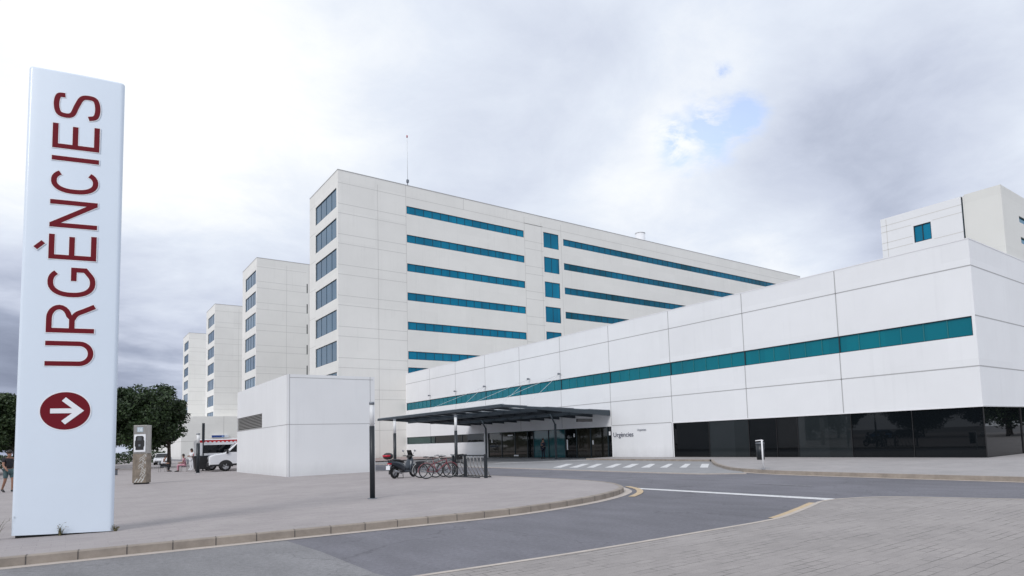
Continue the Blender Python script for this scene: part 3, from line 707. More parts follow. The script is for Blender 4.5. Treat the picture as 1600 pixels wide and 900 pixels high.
b.build('wall', [M['wall_box'], M['joint']], bx, loc=bl)
b = MB()
for i in range(9):
    z = 3.05 + i * .097
    b.face([(x0 + .01, y0 + 5.85, z), (x0 + .01, y0 + 13.15, z), (x0 + .09, y0 + 13.15, z + .075), (x0 + .09, y0 + 5.85, z + .075)])
lv = b.build('louvre', mat('louvre_grey', (.30, .29, .28), .6), bx, loc=bl)
b = MB(); b.face([(x0 + .11, y0 + 5.83, 3.03), (x0 + .11, y0 + 13.17, 3.03), (x0 + .11, y0 + 13.17, 3.92), (x0 + .11, y0 + 5.83, 3.92)]); b.build('louvre_back', M['plastic'], lv)

# ------------------------------------------------------------------ pylon sign
A = math.atan2(15.863 - 16.266, .745 + .843)
py = thing('emergency_pylon', 'tall pale blue pylon sign reading URGÈNCIES upwards above a red arrow disc', 'pylon sign', (-.843, 16.266, .15), A)
# local: x along face, y away from the camera, z up
PW, PH = 1.638, 9.48
b = MB()
prof = []
r = .07; D = .42
for a in range(0, 91, 15): prof.append((r - r * math.cos(R(a)) , r - r * math.sin(R(a))))
for i in range(1, 12): prof.append((r + (PW - 2 * r) * i / 12, -.02 * math.sin(PI * i / 12)))
for a in range(0, 91, 15): prof.append((PW - r + r * math.sin(R(a)), r - r * math.cos(R(a))))
prof += [(PW - .16, .26), (PW - .34, D), (.34, D), (.16, .26)]
n = len(prof)
levels = [(.02, 0.), (PH - .05, 0.), (PH - .015, .012), (PH, .045)]
v = []
for z, ins in levels:
    for x, y in prof:
        cx, cy = PW / 2, D / 2; fx = (abs(x - cx) - ins) / max(abs(x - cx), 1e-3) if abs(x - cx) > ins else 1; fy = (abs(y - cy) - ins) / max(abs(y - cy), 1e-3) if abs(y - cy) > ins else 1
        zz = z + (.025 - .05 * x / PW if z > .1 else .035 - .045 * x / PW); v.append((cx + (x - cx) * fx, cy + (y - cy) * fy, zz))
f = []
for l in range(len(levels) - 1):
    for i in range(n): f.append((l * n + i, l * n + (i + 1) % n, (l + 1) * n + (i + 1) % n, (l + 1) * n + i))
b.mesh(v, f, 0, True); b.face([v[(len(levels) - 1) * n + i] for i in range(n)])
b.build('panel', M['pylon'], py)
b = MB(); b.prism([(.06, .06), (PW - .06, .06), (PW - .36, D - .04), (.36, D - .04)], -.02, .06); b.build('plinth', M['base_dark'], py)

SW = .117
def stroke(mb, pts, T, w=SW, m=0, th=.004, lift=0.):
    P = [Vector(p) for p in pts]; L = []; Rr = []
    for i, p in enumerate(P):
        if i == 0: d = (P[1] - P[0]).normalized(); nn = Vector((-d.y, d.x)); k_ = 1
        elif i == len(P) - 1: d = (P[-1] - P[-2]).normalized(); nn = Vector((-d.y, d.x)); k_ = 1
        else:
            d1 = (P[i] - P[i - 1]).normalized(); d2 = (P[i + 1] - P[i]).normalized(); n1 = Vector((-d1.y, d1.x)); n2 = Vector((-d2.y, d2.x))
            nn = (n1 + n2).normalized(); k_ = 1 / max(nn.dot(n1), .35)
        L.append(p + nn * w / 2 * k_); Rr.append(p - nn * w / 2 * k_)
    for i in range(len(P) - 1):
        q = [L[i], L[i + 1], Rr[i + 1], Rr[i]]
        mb.face([T(a, th + lift) for a in q], m)
        mb.face([T(L[i], 0), T(L[i + 1], 0), T(L[i + 1], th + lift), T(L[i], th + lift)], m)
        mb.face([T(Rr[i], 0), T(Rr[i + 1], 0), T(Rr[i + 1], th + lift), T(Rr[i], th + lift)], m)
def earc(cx, cy, rx, ry, a0, a1, n=16, p=2.):
    out = []
    for i in range(n + 1):
        a = R(a0 + (a1 - a0) * i / n); c, s = math.cos(a), math.sin(a)
        out.append((cx + rx * math.copysign(abs(c) ** (2 / p), c), cy + ry * math.copysign(abs(s) ** (2 / p), s)))
    return out
h = SW / 2
def glyph(ch, w):
    if ch == 'U': return [[(h, 1), (h, .30)] + earc(w / 2, .30, w / 2 - h, .30 - h, 180, 360, 14)[1:-1] + [(w - h, .30), (w - h, 1)]]
    if ch == 'I': return [[(h, 0), (h, 1)]]
    if ch == 'E': return [[(h, 0), (h, 1)], [(h, 1 - h), (w, 1 - h)], [(h, .52), (w * .93, .52)], [(h, h), (w, h)]]
    if ch == 'N': return [[(h, 0), (h, 1)], [(w - h, 0), (w - h, 1)], [(h, 1 - h * .6), (w - h, h * .6)]]
    if ch == 'C': return [earc(w / 2 + .01, .5, w / 2 - h, .5 - h, 42, 318, 26, 2.3)]
    if ch == 'G': return [earc(w / 2, .5, w / 2 - h, .5 - h, 45, 300, 24, 2.3) + [(w - h, .22), (w - h, .46)], [(w, .46), (w * .55, .46)]]
    if ch == 'R': return [[(h, 0), (h, 1)], [(h, 1 - h), (w * .5, 1 - h)] + earc(w * .5, .735, w * .5 - h - .02, .265 - h, 90, -90, 12)[1:-1] + [(w * .5, .47 + h * .0), (h, .47)], smooth([(w * .45, .47), (w * .66, .38), (w * .80, .2), (w - h * .6, 0)], 5)]
    if ch == 'S': return [smooth([(w - h - .02, .76), (w * .84, .90), (w * .5, 1 - h), (w * .17, .89), (h, .74), (w * .16, .60), (w * .5, .515), (w * .84, .41), (w - h, .26), (w * .84, .11), (w * .5, h), (w * .17, .10), (h - .01, .25)], 5)]
CAP = .795
def place(z0, halo):
    def T(p, t):   # p in glyph space: x reads upwards, y towards the left edge
        return (1.237 - p[0][1] * CAP if False else 1.237 - p[1] * CAP, -.021 - t, z0 - .15 + p[0] * CAP)
    return T
word = [('U', 3.49, 3.99), ('R', 4.16, 4.74), ('G', 4.89, 5.50), ('E', 5.66, 6.17), ('N', 6.32, 6.89), ('C', 7.03, 7.55), ('I', 7.72, 7.81), ('E', 7.98, 8.50), ('S', 8.64, 9.18)]
for i, (ch, a_, b_) in enumerate(word):
    wd = (b_ - a_) / CAP
    mb = MB(); mh = MB()
    for q_, s_ in enumerate(glyph(ch, wd)):
        stroke(mb, s_, place(a_, 0), lift=.001 + .0008 * q_); P0 = Vector(s_[0]); P1 = Vector(s_[-1]); e0 = (P0 - Vector(s_[1])).normalized() * .018; e1 = (P1 - Vector(s_[-2])).normalized() * .018
        stroke(mh, [tuple(P0 + e0)] + list(s_[1:-1]) + [tuple(P1 + e1)], place(a_, 0), w=SW + .04, th=.0015 + .0005 * q_)
    if i == 3:
        stroke(mb, [(.25, 1.27), (.42, 1.11)], place(a_, 0), lift=.001, w=SW * .9); stroke(mh, [(.24, 1.285), (.43, 1.10)], place(a_, 0), w=SW * .9 + .04, th=.002)
    lt = mb.build('letter', M['red'], py); mh.build('letter_border', M['white_vinyl'], lt)
ocx, ocz, orx, orz = .805, 2.44, .408, .374
def disc(rx, rz, y, m, name, par):
    b = MB(); pts = [(ocx + rx * math.cos(2 * PI * i / 64), y, ocz + rz * math.sin(2 * PI * i / 64)) for i in range(64)]; b.face(pts)
    back = [(x, -.015, z) for x, y_, z in pts]
    for i in range(64): b.face([pts[i], pts[(i + 1) % 64], back[(i + 1) % 64], back[i]])
    return b.build(name, m, par)
dd = disc(orx, orz, -.026, M['red'], 'arrow_disc', py); disc(orx + .022, orz + .022, -.0225, M['white_vinyl'], 'disc_border', dd)
b = MB(); T = lambda p, t: (p[0], -.0275 - t, p[1])
stroke(b, [(ocx - .245, ocz), (ocx + .20, ocz)], T, w=.095, th=.002)
stroke(b, [(ocx - .03, ocz + .235), (ocx + .235, ocz), (ocx - .03, ocz - .235)], T, w=.095, th=.003)
b.build('arrow', M['white_vinyl'], dd)

# ------------------------------------------------------------------ lamp posts, pole, bin, terminal
def lamp_post(x, y, label, dim=False, r=.075):
    t = thing('lamp_post', label, 'lamp post', (x, y, .15), 0, 'slim plaza lamp posts')
    b = MB(); b.tube([(0, 0, 0), (0, 0, 2.12)], r, n=16); b.build('post', M['post'], t)
    b = MB(); b.tube([(0, 0, 2.122), (0, 0, 2.76)], r * .86, n=16); b.build('diffuser', M['lampglass'], t)
    b = MB(); b.tube([(0, 0, 2.762), (0, 0, 2.84)], r, n=16); b.build('cap', M['steel_mid'], t)
    b = MB(); b.tube([(0, 0, 0), (0, 0, .015)], r * 1.9, n=16); b.build('base_plate', M['steel_mid'], t)
    return t
lamp_post(7.09, 18.37, 'nearest slim dark lamp post with pale tube head, in front of the white box')
lamp_post(14.5, 27.0, 'slim lamp post with white head rising behind the bicycles and rack')
lamp_post(12.9, 30.4, 'slim dark lamp post standing directly behind the scooter')
lamp_post(7.4, 52.6, 'slim lamp post standing before the ambulance, left of the white box', r=.12)
t = thing('metal_pole', 'tall thin dark pole standing in front of the ambulance', 'pole', (8.36, 56.96, .15))
b = MB(); b.tube([(0, 0, 0), (0, 0, 3.6)], .05, n=8); b.build('shaft', M['post'], t)
b = MB(); b.box(-.09, .09, -.05, .05, 2.3, 3.75); b.build('side_plate', M['post'], t)

t = thing('litter_bin', 'dark litter bin hung on a white post on the pavement before the black glazing', 'litter bin', (23.25, 16.25, .15), R(38))
b = MB(); b.tube([(0, 0, 0), (0, 0, 1.22)], .035, n=10); b.tube([(.05, .26, 1.21), (.0, 0, 1.23), (-.0, -.06, 1.2)], .025, n=6); b.build('post', M['trim'], t)
b = MB(); b.tube([(.22, .07, .40), (.22, .07, 1.08)], [.16, .18], n=20); b.build('bucket', M['post'], t)
b = MB(); b.tube([(.22, .07, 1.08), (.22, .07, 1.13)], [.19, .18], n=20); b.build('rim', M['steel_mid'], t)
b = MB(); b.tube([(0, 0, 0), (0, 0, .02)], .09, n=12); b.build('base_plate', M['steel_mid'], t)

ka = math.atan2(37.95 - 38.6, 3.1 - 2.5)
t = thing('parking_terminal', 'tall stainless parking help terminal with black speaker panel and scratched graffiti, before the tree', 'parking terminal', (2.56, 38.7, .15), R(-38))
w_, d_ = .70, .38
b = MB(); b.box(0, w_, 0, d_, .07, 1.52); b.build('lower_cabinet', M['rusty'], t, bevel=.012)
b = MB(); b.box(.01, w_ - .01, .004, d_ - .004, 1.53, 2.96); b.build('upper_cabinet', M['galv'], t, bevel=.012)
b = MB(); b.box(.05, w_ - .05, .04, d_ - .04, 0, .07); b.build('plinth', M['base_dark'], t)
b = MB(); b.box(.06, w_ - .06, -.012, .003, 1.62, 2.50); b.build('panel_surround', M['white_vinyl'], t, bevel=.01)
b = MB(); b.prism([(0, 0), (1, 0), (1, 1), (0, 1)], 0, 1) if False else None
pts = [(.15, 1.72), (.55, 1.72), (.55, 1.86), (.585, 1.92), (.585, 2.16), (.55, 2.22), (.55, 2.36), (.49, 2.42), (.21, 2.42), (.15, 2.36), (.15, 2.22), (.115, 2.16), (.115, 1.92), (.15, 1.86)]
b.extr_y(pts, -.03, -.013); sp = b.build('speaker_panel', M['plastic'], t)
b = MB()
for i in range(5): b.box(.25, .45, -.034, -.0305, 2.2 + i * .035, 2.215 + i * .035)
b.box(.30, .40, -.036, -.0305, 1.9, 2.0); b.build('speaker_slots', M['steel_mid'], sp)
b = MB(); b.box(.20, .50, -.004, .003, 2.62, 2.86); hd = b.build('number_plate', mat('pale_blue_plate', (.42, .5, .56), .5), t)
text_obj('number', '16', .24, M['white_vinyl'], hd, Matrix(((1, 0, 0, .23), (0, 0, -1, -.006), (0, 1, 0, 2.66), (0, 0, 0, 1))), ext=.001)
b = MB(); rn = random.Random(3)
for i in range(11):
    x = .30 + rn.random() * .2; z = .2 + i * .115; T = lambda p, t_: (p[0], -.001 - t_, p[1])
    stroke(b, smooth([(x, z), (x + .1, z + .12), (x + .18, z + .02), (min(x + .26, .66), z + .15)], 4), T, w=.022, th=.002)
for i in range(3):
    T = lambda p, t_: (p[0], -.001 - t_, p[1]); stroke(b, [(.12 + i * .16, .10), (.26 + i * .16, .28)], T, w=.05, th=.001)
b.build('graffiti', mat('pale_scratches', (.55, .56, .55), .6), t)

# ------------------------------------------------------------------ two-wheelers
def wheel(parent, x, r, tw, name='wheel', rimm='rim', spokes=0, disc_=True):
    b = MB(); b.torus((x, 0, r), r - tw, tw, n=36, k=8); w = b.build(name, M['tyre'], parent)
    b = MB(); b.torus((x, 0, r), r - tw * 2.1, tw * .35, n=36, k=6); b.tube([(x, -.04, r), (x, .04, r)], .02 if spokes else .05, n=10)
    if spokes:
        for i in range(spokes):
            a = 2 * PI * i / spokes; b.tube([(x, .018 * (-1) ** i, r), (x + (r - tw * 2) * math.cos(a), 0, r + (r - tw * 2) * math.sin(a))], .0025, n=4, cap=False)
    else:
        for i in range(5):
            a = 2 * PI * i / 5; b.tube([(x, 0, r), (x + (r - tw * 2) * math.cos(a), 0, r + (r - tw * 2) * math.sin(a))], .022, n=6)
    b.build('rim', M[rimm], w)
    return w
sc = thing('parked_scooter', 'dark grey scooter with a red and black top box, parked left of the bicycles', 'scooter', (11.9, 28.1, .15), R(25))
S = lambda b, n, m, **k: b.build(n, M[m], sc, **k)
wheel(sc, 0, .27, .06); wheel(sc, 1.30, .27, .055, 'front_wheel')
def loft(b, secs, m=0, n=16):
    """secs: (x, cz, halfwidth, halfheight)"""
    v = []
    for x, cz, hw, hh in secs:
        for j in range(n):
            a = 2 * PI * j / n; c, s_ = math.cos(a), math.sin(a)
            v.append((x, hw * math.copysign(abs(c) ** .75, c), cz + hh * math.copysign(abs(s_) ** .75, s_)))
    f = [(i * n + j, i * n + (j + 1) % n, (i + 1) * n + (j + 1) % n, (i + 1) * n + j) for i in range(len(secs) - 1) for j in range(n)]
    b.mesh(v, f, m, True); k_ = len(v) + 0; i0 = len(b.v) - len(v)
    b.f.append(tuple(i0 + j for j in range(n))[::-1]); b.f.append(tuple(i0 + (len(secs) - 1) * n + j for j in range(n))); b.m += [m, m]; b.sm += [False, False]
b = MB(); loft(b, [(-.38, .78, .05, .04), (-.25, .74, .13, .09), (0, .68, .18, .14), (.25, .60, .19, .19), (.5, .48, .18, .20), (.62, .40, .14, .13)]); S(b, 'body', 'scoot')
b = MB(); loft(b, [(-.22, .83, .10, .03), (-.05, .85, .15, .06), (.25, .82, .16, .06), (.5, .76, .12, .05), (.6, .72, .08, .03)]); S(b, 'seat', 'plastic')
b = MB(); b.box(.5, .98, -.17, .17, .24, .34); S(b, 'footboard', 'scoot', bevel=.03)
b = MB(); loft(b, [(.86, .34, .18, .10), (.95, .55, .21, .18), (1.04, .72, .19, .22), (1.14, .78, .14, .17), (1.24, .72, .07, .10)]); S(b, 'leg_shield', 'scoot')
b = MB(); b.torus((1.30, 0, .27), .31, .05, n=16, k=8, a0=R(20), a1=R(165)); S(b, 'front_mudguard', 'scoot')
b = MB(); b.tube([(1.02, 0, .85), (1.30, .09, .27)], .022); b.tube([(1.02, 0, .85), (1.30, -.09, .27)], .022); S(b, 'fork', 'scoot_grey')
b = MB(); loft(b, [(.93, .96, .10, .05), (1.02, .99, .16, .08), (1.12, .96, .09, .06)]); b.tube([(.96, -.34, 1.02), (1.03, 0, 1.0), (.96, .34, 1.02)], .018); S(b, 'handlebar', 'plastic')
b = MB(); b.ball((1.15, 0, .95), .05, .08, .06); S(b, 'headlight', 'clear')
for s_ in (-1, 1):
    b = MB(); b.tube([(1.0, .22 * s_, 1.02), (1.0, .33 * s_, 1.2)], .008, n=5); b.ball((1.0, .36 * s_, 1.25), .02, .07, .05); S(b, 'mirror', 'scoot_grey')
b = MB(); b.mesh([(1.12, -.16, .98), (1.12, .16, .98), (1.0, .13, 1.28), (1.0, -.13, 1.28), (1.11, -.16, .98), (1.11, .16, .98), (.99, .13, 1.28), (.99, -.13, 1.28)], [(0, 1, 2, 3), (7, 6, 5, 4), (0, 4, 5, 1), (2, 6, 7, 3)]); S(b, 'windscreen', 'carglass')
b = MB(); b.ball((-.42, 0, 1.03), .23, .22, .15, z_lo=-.9, z_hi=0.1); tb = S(b, 'top_box', 'plastic')
b = MB(); b.ball((-.42, 0, 1.05), .235, .225, .15, z_lo=-.05, z_hi=.97); b.build('lid', M['plastic'], tb)
b = MB(); b.ball((-.47, 0, 1.06), .22, .215, .115, z_lo=-.45, z_hi=.35); b.build('reflector', M['lamp_red'], tb)
b = MB(); b.tube([(-.42, .1, .9), (-.2, .1, .82)], .014); b.tube([(-.42, -.1, .9), (-.2, -.1, .82)], .014); S(b, 'carrier', 'scoot_grey')
b = MB(); b.tube([(-.18, -.17, .36), (.05, -.18, .30), (.3, -.16, .22)], [.055, .05, .03], n=10); S(b, 'exhaust', 'scoot_grey')
b = MB(); b.box(-.36, -.30, -.10, .10, .66, .72); S(b, 'tail_light', 'lamp_red')
b = MB(); b.box(-.44, -.425, -.11, .11, .42, .60); b.tube([(-.43, 0, .6), (-.33, 0, .68)], .015); S(b, 'number_plate', 'white_vinyl')
b = MB(); b.torus((0, 0, .27), .33, .045, n=14, k=8, a0=R(40), a1=R(190)); S(b, 'rear_mudguard', 'plastic')
b = MB(); b.tube([(.45, .1, .28), (.38, .17, .0)], .014); b.tube([(.45, -.1, .28), (.38, -.17, .0)], .014); b.tube([(.38, -.17, .01), (.38, .17, .01)], .014); S(b, 'centre_stand', 'plastic')

def bicycle(x, y, rz, label, fm, lean=0., basket=False, bag=False):
    t = thing('parked_bicycle', label, 'bicycle', (x, y, .15), rz, 'bicycles leaning at the rack'); t.rotation_euler[0] = lean
    r = .34
    wheel(t, 0, r, .024, 'wheel', 'rim', 18); wheel(t, 1.06, r, .024, 'wheel', 'rim', 18)
    bb = (.44, 0, .28); st = (.30, 0, .78); hd = (.88, 0, .86); hl = (.90, 0, .70)
    b = MB()
    b.tube([bb, st], .016); b.tube([st, (.28, 0, .92)], .012); b.tube([(.33, 0, .66), hd], .014); b.tube([bb, hl], .018); b.tube([hd, hl], .02)
    for s_ in (-1, 1):
        b.tube([(0, .05 * s_, r), bb], .009, n=6); b.tube([(0, .05 * s_, r), (.33, .01 * s_, .72)], .008, n=6); b.tube([(.91, .03 * s_, .66), (.97, .05 * s_, .52), (1.06, .05 * s_, r)], .011, n=6)
    b.build('frame', M[fm], t)
    b = MB(); loft(b, [(.14, .94, .08, .025), (.22, .95, .075, .03), (.33, .945, .03, .02), (.40, .94, .018, .015)]); b.build('saddle', M['plastic'], t)
    b = MB(); b.tube([hd, (.86, 0, .98)], .013); b.tube([(.72, -.28, 1.0), (.82, -.2, 1.0), (.88, 0, .98), (.82, .2, 1.0), (.72, .28, 1.0)], .012); b.tube([(.68, -.29, 1.0), (.76, -.26, 1.0)], .018); b.tube([(.68, .29, 1.0), (.76, .26, 1.0)], .018); b.build('handlebar', M['scoot_grey'], t)
    b = MB(); b.torus((.44, -.04, .28), .09, .006, n=24, k=5); b.tube([(.44, -.06, .28), (.58, -.07, .19)], .01); b.tube([(.44, .06, .28), (.30, .07, .37)], .01); b.box(.53, .63, -.15, -.07, .175, .195); b.box(.25, .35, .07, .15, .36, .38)
    b.tube([(.44, -.04, .37), (0, -.04, .38)], .005, n=4); b.tube([(.44, -.04, .19), (0, -.04, .30)], .005, n=4); b.build('crank', M['plastic'], t)
    b = MB(); b.torus((0, 0, r), r + .025, .014, n=16, k=5, a0=R(20), a1=R(190)); b.build('mudguard', M[fm], t)
    b = MB(); b.torus((1.06, 0, r), r + .025, .014, n=12, k=5, a0=R(30), a1=R(150)); b.build('mudguard', M[fm], t)
    b = MB(); b.tube([(-.22, .05, .74), (.26, .05, .74)], .007); b.tube([(-.22, -.05, .74), (.26, -.05, .74)], .007); b.tube([(-.2, -.05, .74), (0, -.06, r)], .006); b.tube([(-.2, .05, .74), (0, .06, r)], .006)
    b.build('carrier', M['plastic'], t)
    if bag:
        b = MB(); b.box(-.2, .16, -.17, -.06, .48, .76); b.box(-.2, .16, .06, .17, .48, .76); b.build('saddle_bag', M['black_cloth'], t, bevel=.03)
    if basket:
        b = MB(); b.mesh([(.95, -.15, .78), (1.22, -.15, .80), (1.22, .15, .80), (.95, .15, .78), (.93, -.19, 1.0), (1.28, -.19, 1.02), (1.28, .19, 1.02), (.93, .19, 1.0)], [(0, 3, 2, 1), (0, 1, 5, 4), (1, 2, 6, 5), (2, 3, 7, 6), (3, 0, 4, 7)]); b.build('basket', M['plastic'], t)
bicycle(12.55, 26.15, R(-14), 'red bicycle with rear wheel nearest the camera, resting against the rack', 'bred', R(4))
bicycle(12.75, 27.15, R(-16), 'silver bicycle with black saddle bags behind the red one', 'bsilver', R(-4), bag=True)
bicycle(13.3, 26.75, R(-24), 'black bicycle with a front basket, last against the rack', 'cardark', R(3), basket=True)

rk = thing('bicycle_rack', 'dark metal bicycle rack with slanted bars, its right half empty', 'bicycle rack', (14.19, 23.80, .15), R(90))
def rp(b, n, m='post'): return b.build(n, M[m], rk)
for x in (0., 1.78, 2.9):
    b = MB(); b.box(x - .045, x + .045, -.06, .06, 0, 1.02); rp(b, 'end_post')
b = MB(); b.box(.046, 2.85, -.025, .025, .94, .99); rp(b, 'top_rail')
b = MB(); b.box(.046, 2.85, -.3, -.26, .02, .06); b.box(.046, 2.85, .26, .3, .02, .06); rp(b, 'bottom_rail')
for i in range(9):
    x = .10 + i * .31
    b = MB(); b.tube([(x, -.28, .05), (x + .24, -.16, .50), (x + .04, -.01, .94)], .021, n=6); rp(b, 'hoop', 'galv')

# ------------------------------------------------------------------ vehicles
def round_profile(b, poly, hw, tum=None, m=0):
    """side profile poly (x,z) with rounded plan edges"""
    b.extr_y(poly, -hw, hw, m)
def vwheel(parent, x, y, r, w):
    b = MB(); s = 1 if y > 0 else -1
    prof_ = [(r * .62, y - w / 2), (r * .93, y - w / 2), (r, y - w * .3), (r, y + w * .3), (r * .93, y + w / 2), (r * .62, y + w / 2)]
    n = 24; v = []
    for q, yy in prof_:
        for j in range(n): a = 2 * PI * j / n; v.append((x + q * math.cos(a), yy, r + q * math.sin(a)))
    f = [(i * n + j, (i + 1) * n + j, (i + 1) * n + (j + 1) % n, i * n + (j + 1) % n) for i in range(5) for j in range(n)]
    b.mesh(v, f, 0, True); wl = b.build('wheel', M['tyre'], parent)
    b = MB(); b.tube([(x, y - w * .42, r), (x, y + w * .42, r)], r * .60, n=20)
    for i in range(5):
        a = 2 * PI * i / 5; yo = y + s * w * .43; b.tube([(x, yo, r), (x + r * .55 * math.cos(a), yo, r + r * .55 * math.sin(a))], r * .07, n=5)
    b.build('rim', M['rim'], wl)
def van(name, label, x, y, rz, L, H, livery=None):
    t = thing(name, label, 'ambulance' if livery else 'van', (x, y, .15), rz)
    hw = 1.0; nx = L
    body = [(0, .42), (0, .95), (.05, 1.15), (.35, 1.27), (1.05, 1.38), (1.75, 2.02), (2.1, H - .12), (2.5, H), (L - .15, H), (L, H - .15), (L, .42), (L - .5, .36)]
    wh = [(L - 1.35, .36), (1.35, .36)]
    b = MB(); b.extr_y(body, -hw, hw); b.build('body', M['carwhite'], t, bevel=.09, seg=3)
    b = MB()
    for s in (-1, 1):
        y_ = s * (hw + .004)
        for xx in (1.12, L - 1.0):
            n = 18; b.face([(xx + .50 * math.cos(PI * i / n), y_, .34 + .50 * math.sin(PI * i / n)) for i in range(n + 1)])
        b.face([(.05, y_ - s * .001, .40), (L - .05, y_ - s * .001, .40), (L - .05, y_ - s * .001, .62), (.05, y_ - s * .001, .52)])
    b.box(-.06, .25, -hw + .05, hw - .05, .36, .66)
    b.build('lower_trim', M['plastic'], t)
    for xx in (1.12, L - 1.0):
        for s in (-1, 1): vwheel(t, xx, s * (hw - .10), .36, .24)
    b = MB(); b.mesh([(1.14, -.82, 1.47), (1.14, .82, 1.47), (1.80, .74, 2.08), (1.80, -.74, 2.08)], [(0, 1, 2, 3)]); 
    b.mesh([(1.08, -.84, 1.43), (1.08, .84, 1.43), (1.77, .76, 2.07), (1.77, -.76, 2.07)], [(0, 1, 2, 3)]); b.build('windscreen', M['carglass'], t)
    for s in (-1, 1):
        b = MB(); y_ = s * (hw + .006); b.face([(1.32, y_, 1.42), (2.35, y_, 1.42), (2.35, y_, 2.0), (1.85, y_, 2.0)]); b.build('side_window', M['carglass'], t)
        b = MB(); b.box(1.15, 1.3, s * (hw + .02) - .1, s * (hw + .02) + .1, 1.3, 1.62); b.build('mirror', M['plastic'], t, bevel=.03)
        b = MB(); b.ball((.10, s * .78, .98), .10, .17, .16); b.build('headlight', M['clear'], t)
        b = MB(); b.box(2.5, 2.62, s * hw - .01 if s > 0 else -hw - .015, s * hw + .015 if s > 0 else -hw + .01, 1.2, 1.25); b.build('door_handle', M['plastic'], t)
    b = MB(); b.box(-.02, .04, -.5, .5, .72, .92); b.build('grille', M['plastic'], t)
    b = MB(); b.box(L - .01, L + .02, -.9, -.78, 1.0, 1.4); b.box(L - .01, L + .02, .78, .9, 1.0, 1.4); b.build('tail_light', M['lamp_red'], t)
    if livery:
        for s in (-1, 1):
            y_ = s * (hw + .007)
            b = MB(); b.face([(2.45, y_, H - .26), (L - .08, y_, H - .26), (L - .08, y_, H - .07), (2.45, y_, H - .07)]); bd = b.build('red_band', M['sred'], t)
            b = MB(); n = int((L - 2.7) / .30); y2 = s * (hw + .010)
            for i in range(n): x_ = 2.5 + i * .3; b.face([(x_, y2, H - .262), (x_ + .24, y2, H - .262), (x_ + .17, y2, H - .19), (x_ + .07, y2, H - .19)])
            b.build('band_teeth', M['white_vinyl'], bd)
            b = MB(); b.face([(2.6, y_, 1.38), (L - .4, y_, 1.38), (L - .4, y_, 2.02), (2.6, y_, 2.02)]); b.build('side_window', M['carglass'], t)
            b = MB(); b.face([(.4, y_, 1.0), (L - .1, y_, 1.0), (L - .1, y_, 1.12), (.4, y_, 1.08)]); b.build('side_stripe', M['sred'], t)
        b = MB(); b.box(2.3, 2.6, -.6, .6, H, H + .12); b.build('light_bar', M['bluesign'], t, bevel=.03)
    return t
van('white_van', 'white van facing left with only its nose showing past the white box building', 8.35, 54.6, R(-6), 5.4, 2.35)
van('ambulance', 'white high-roof ambulance with red zigzag roof band, parked behind the white van', 13.9, 58.2, R(180), 5.9, 2.48, True)

t = thing('wheeled_container', 'black wheeled refuse container beside the ambulance, behind the thin pole', 'refuse container', (8.3, 57.0, .15))
b = MB(); b.mesh([(-.5, -.35, .15), (.5, -.35, .15), (.5, .35, .15), (-.5, .35, .15), (-.6, -.42, 1.1), (.6, -.42, 1.1), (.6, .42, 1.1), (-.6, .42, 1.1)], [(0, 3, 2, 1), (0, 1, 5, 4), (1, 2, 6, 5), (2, 3, 7, 6), (3, 0, 4, 7), (4, 5, 6, 7)]); b.build('tub', M['plastic'], t, bevel=.03)
b = MB(); b.box(-.63, .63, -.45, .45, 1.105, 1.2); b.build('lid', M['post'], t, bevel=.04)
for s in (-1, 1):
    b = MB(); b.tube([(.42 * s, -.36, .1), (.42 * s, -.28, .1)], .1, n=12); b.build('wheel', M['tyre'], t)

def car(label, x, y, rz, paint, group=None):
    t = thing('parked_car', label, 'car', (x, y, .0), rz, group)
    L = 4.2; hw = .86
    b = MB(); b.extr_y([(0, .32), (-.02, .62), (.15, .80), (1.05, .92), (3.55, .95), (4.1, .90), (4.2, .6), (4.15, .32)], -hw, hw); b.build('body', M[paint], t, bevel=.08, seg=3)
    b = MB(); b.mesh([(1.0, -.78, .92), (1.0, .78, .92), (1.75, .62, 1.42), (1.75, -.62, 1.42), (3.75, -.76, .94), (3.75, .76, .94), (3.1, .62, 1.42), (3.1, -.62, 1.42)], [(0, 1, 2, 3), (4, 7, 6, 5), (0, 3, 7, 4), (1, 5, 6, 2)]); b.build('cabin_glass', M['carglass'], t)
    b = MB(); b.mesh([(1.68, -.65, 1.41), (1.68, .65, 1.41), (3.15, .65, 1.41), (3.15, -.65, 1.41), (1.85, -.58, 1.47), (1.85, .58, 1.47), (3.0, .58, 1.47), (3.0, -.58, 1.47)], [(0, 3, 2, 1), (4, 5, 6, 7), (0, 1, 5, 4), (1, 2, 6, 5), (2, 3, 7, 6), (3, 0, 4, 7)])
    for s in (-1, 1):
        b.tube([(1.0, .78 * s, .92), (1.72, .64 * s, 1.43)], .03, n=5); b.tube([(3.75, .76 * s, .94), (3.12, .63 * s, 1.43)], .04, n=5); b.tube([(2.4, .77 * s, .93), (2.4, .63 * s, 1.43)], .03, n=5)
    b.build('roof', M[paint], t)
    for xx in (.85, 3.35):
        for s in (-1, 1): vwheel(t, xx, s * (hw - .09), .32, .2)
    for s in (-1, 1):
        b = MB(); b.ball((.06, s * .62, .66), .08, .16, .08); b.build('headlight', M['clear'], t)
        b = MB(); b.ball((4.14, s * .68, .74), .07, .13, .10); b.build('tail_light', M['lamp_red'], t)
    b = MB(); b.box(-.05, .05, -.7, .7, .34, .48); b.box(4.13, 4.24, -.7, .7, .34, .48); b.build('bumper', M['plastic'], t)
    return t
c = car('small white and blue car parked beyond the trees, seen between kiosk and seated people', 9.3, 95, R(80), 'carwhite'); c.location.z = .15
b = MB(); b.box(.2, 4.0, -.868, .868, .62, .80); b.build('side_band', M['carblue'], c)
c2 = car('dark car parked under the trees at the left edge of the picture', -8.4, 62, R(20), 'cardark'); c2.location.z = .15
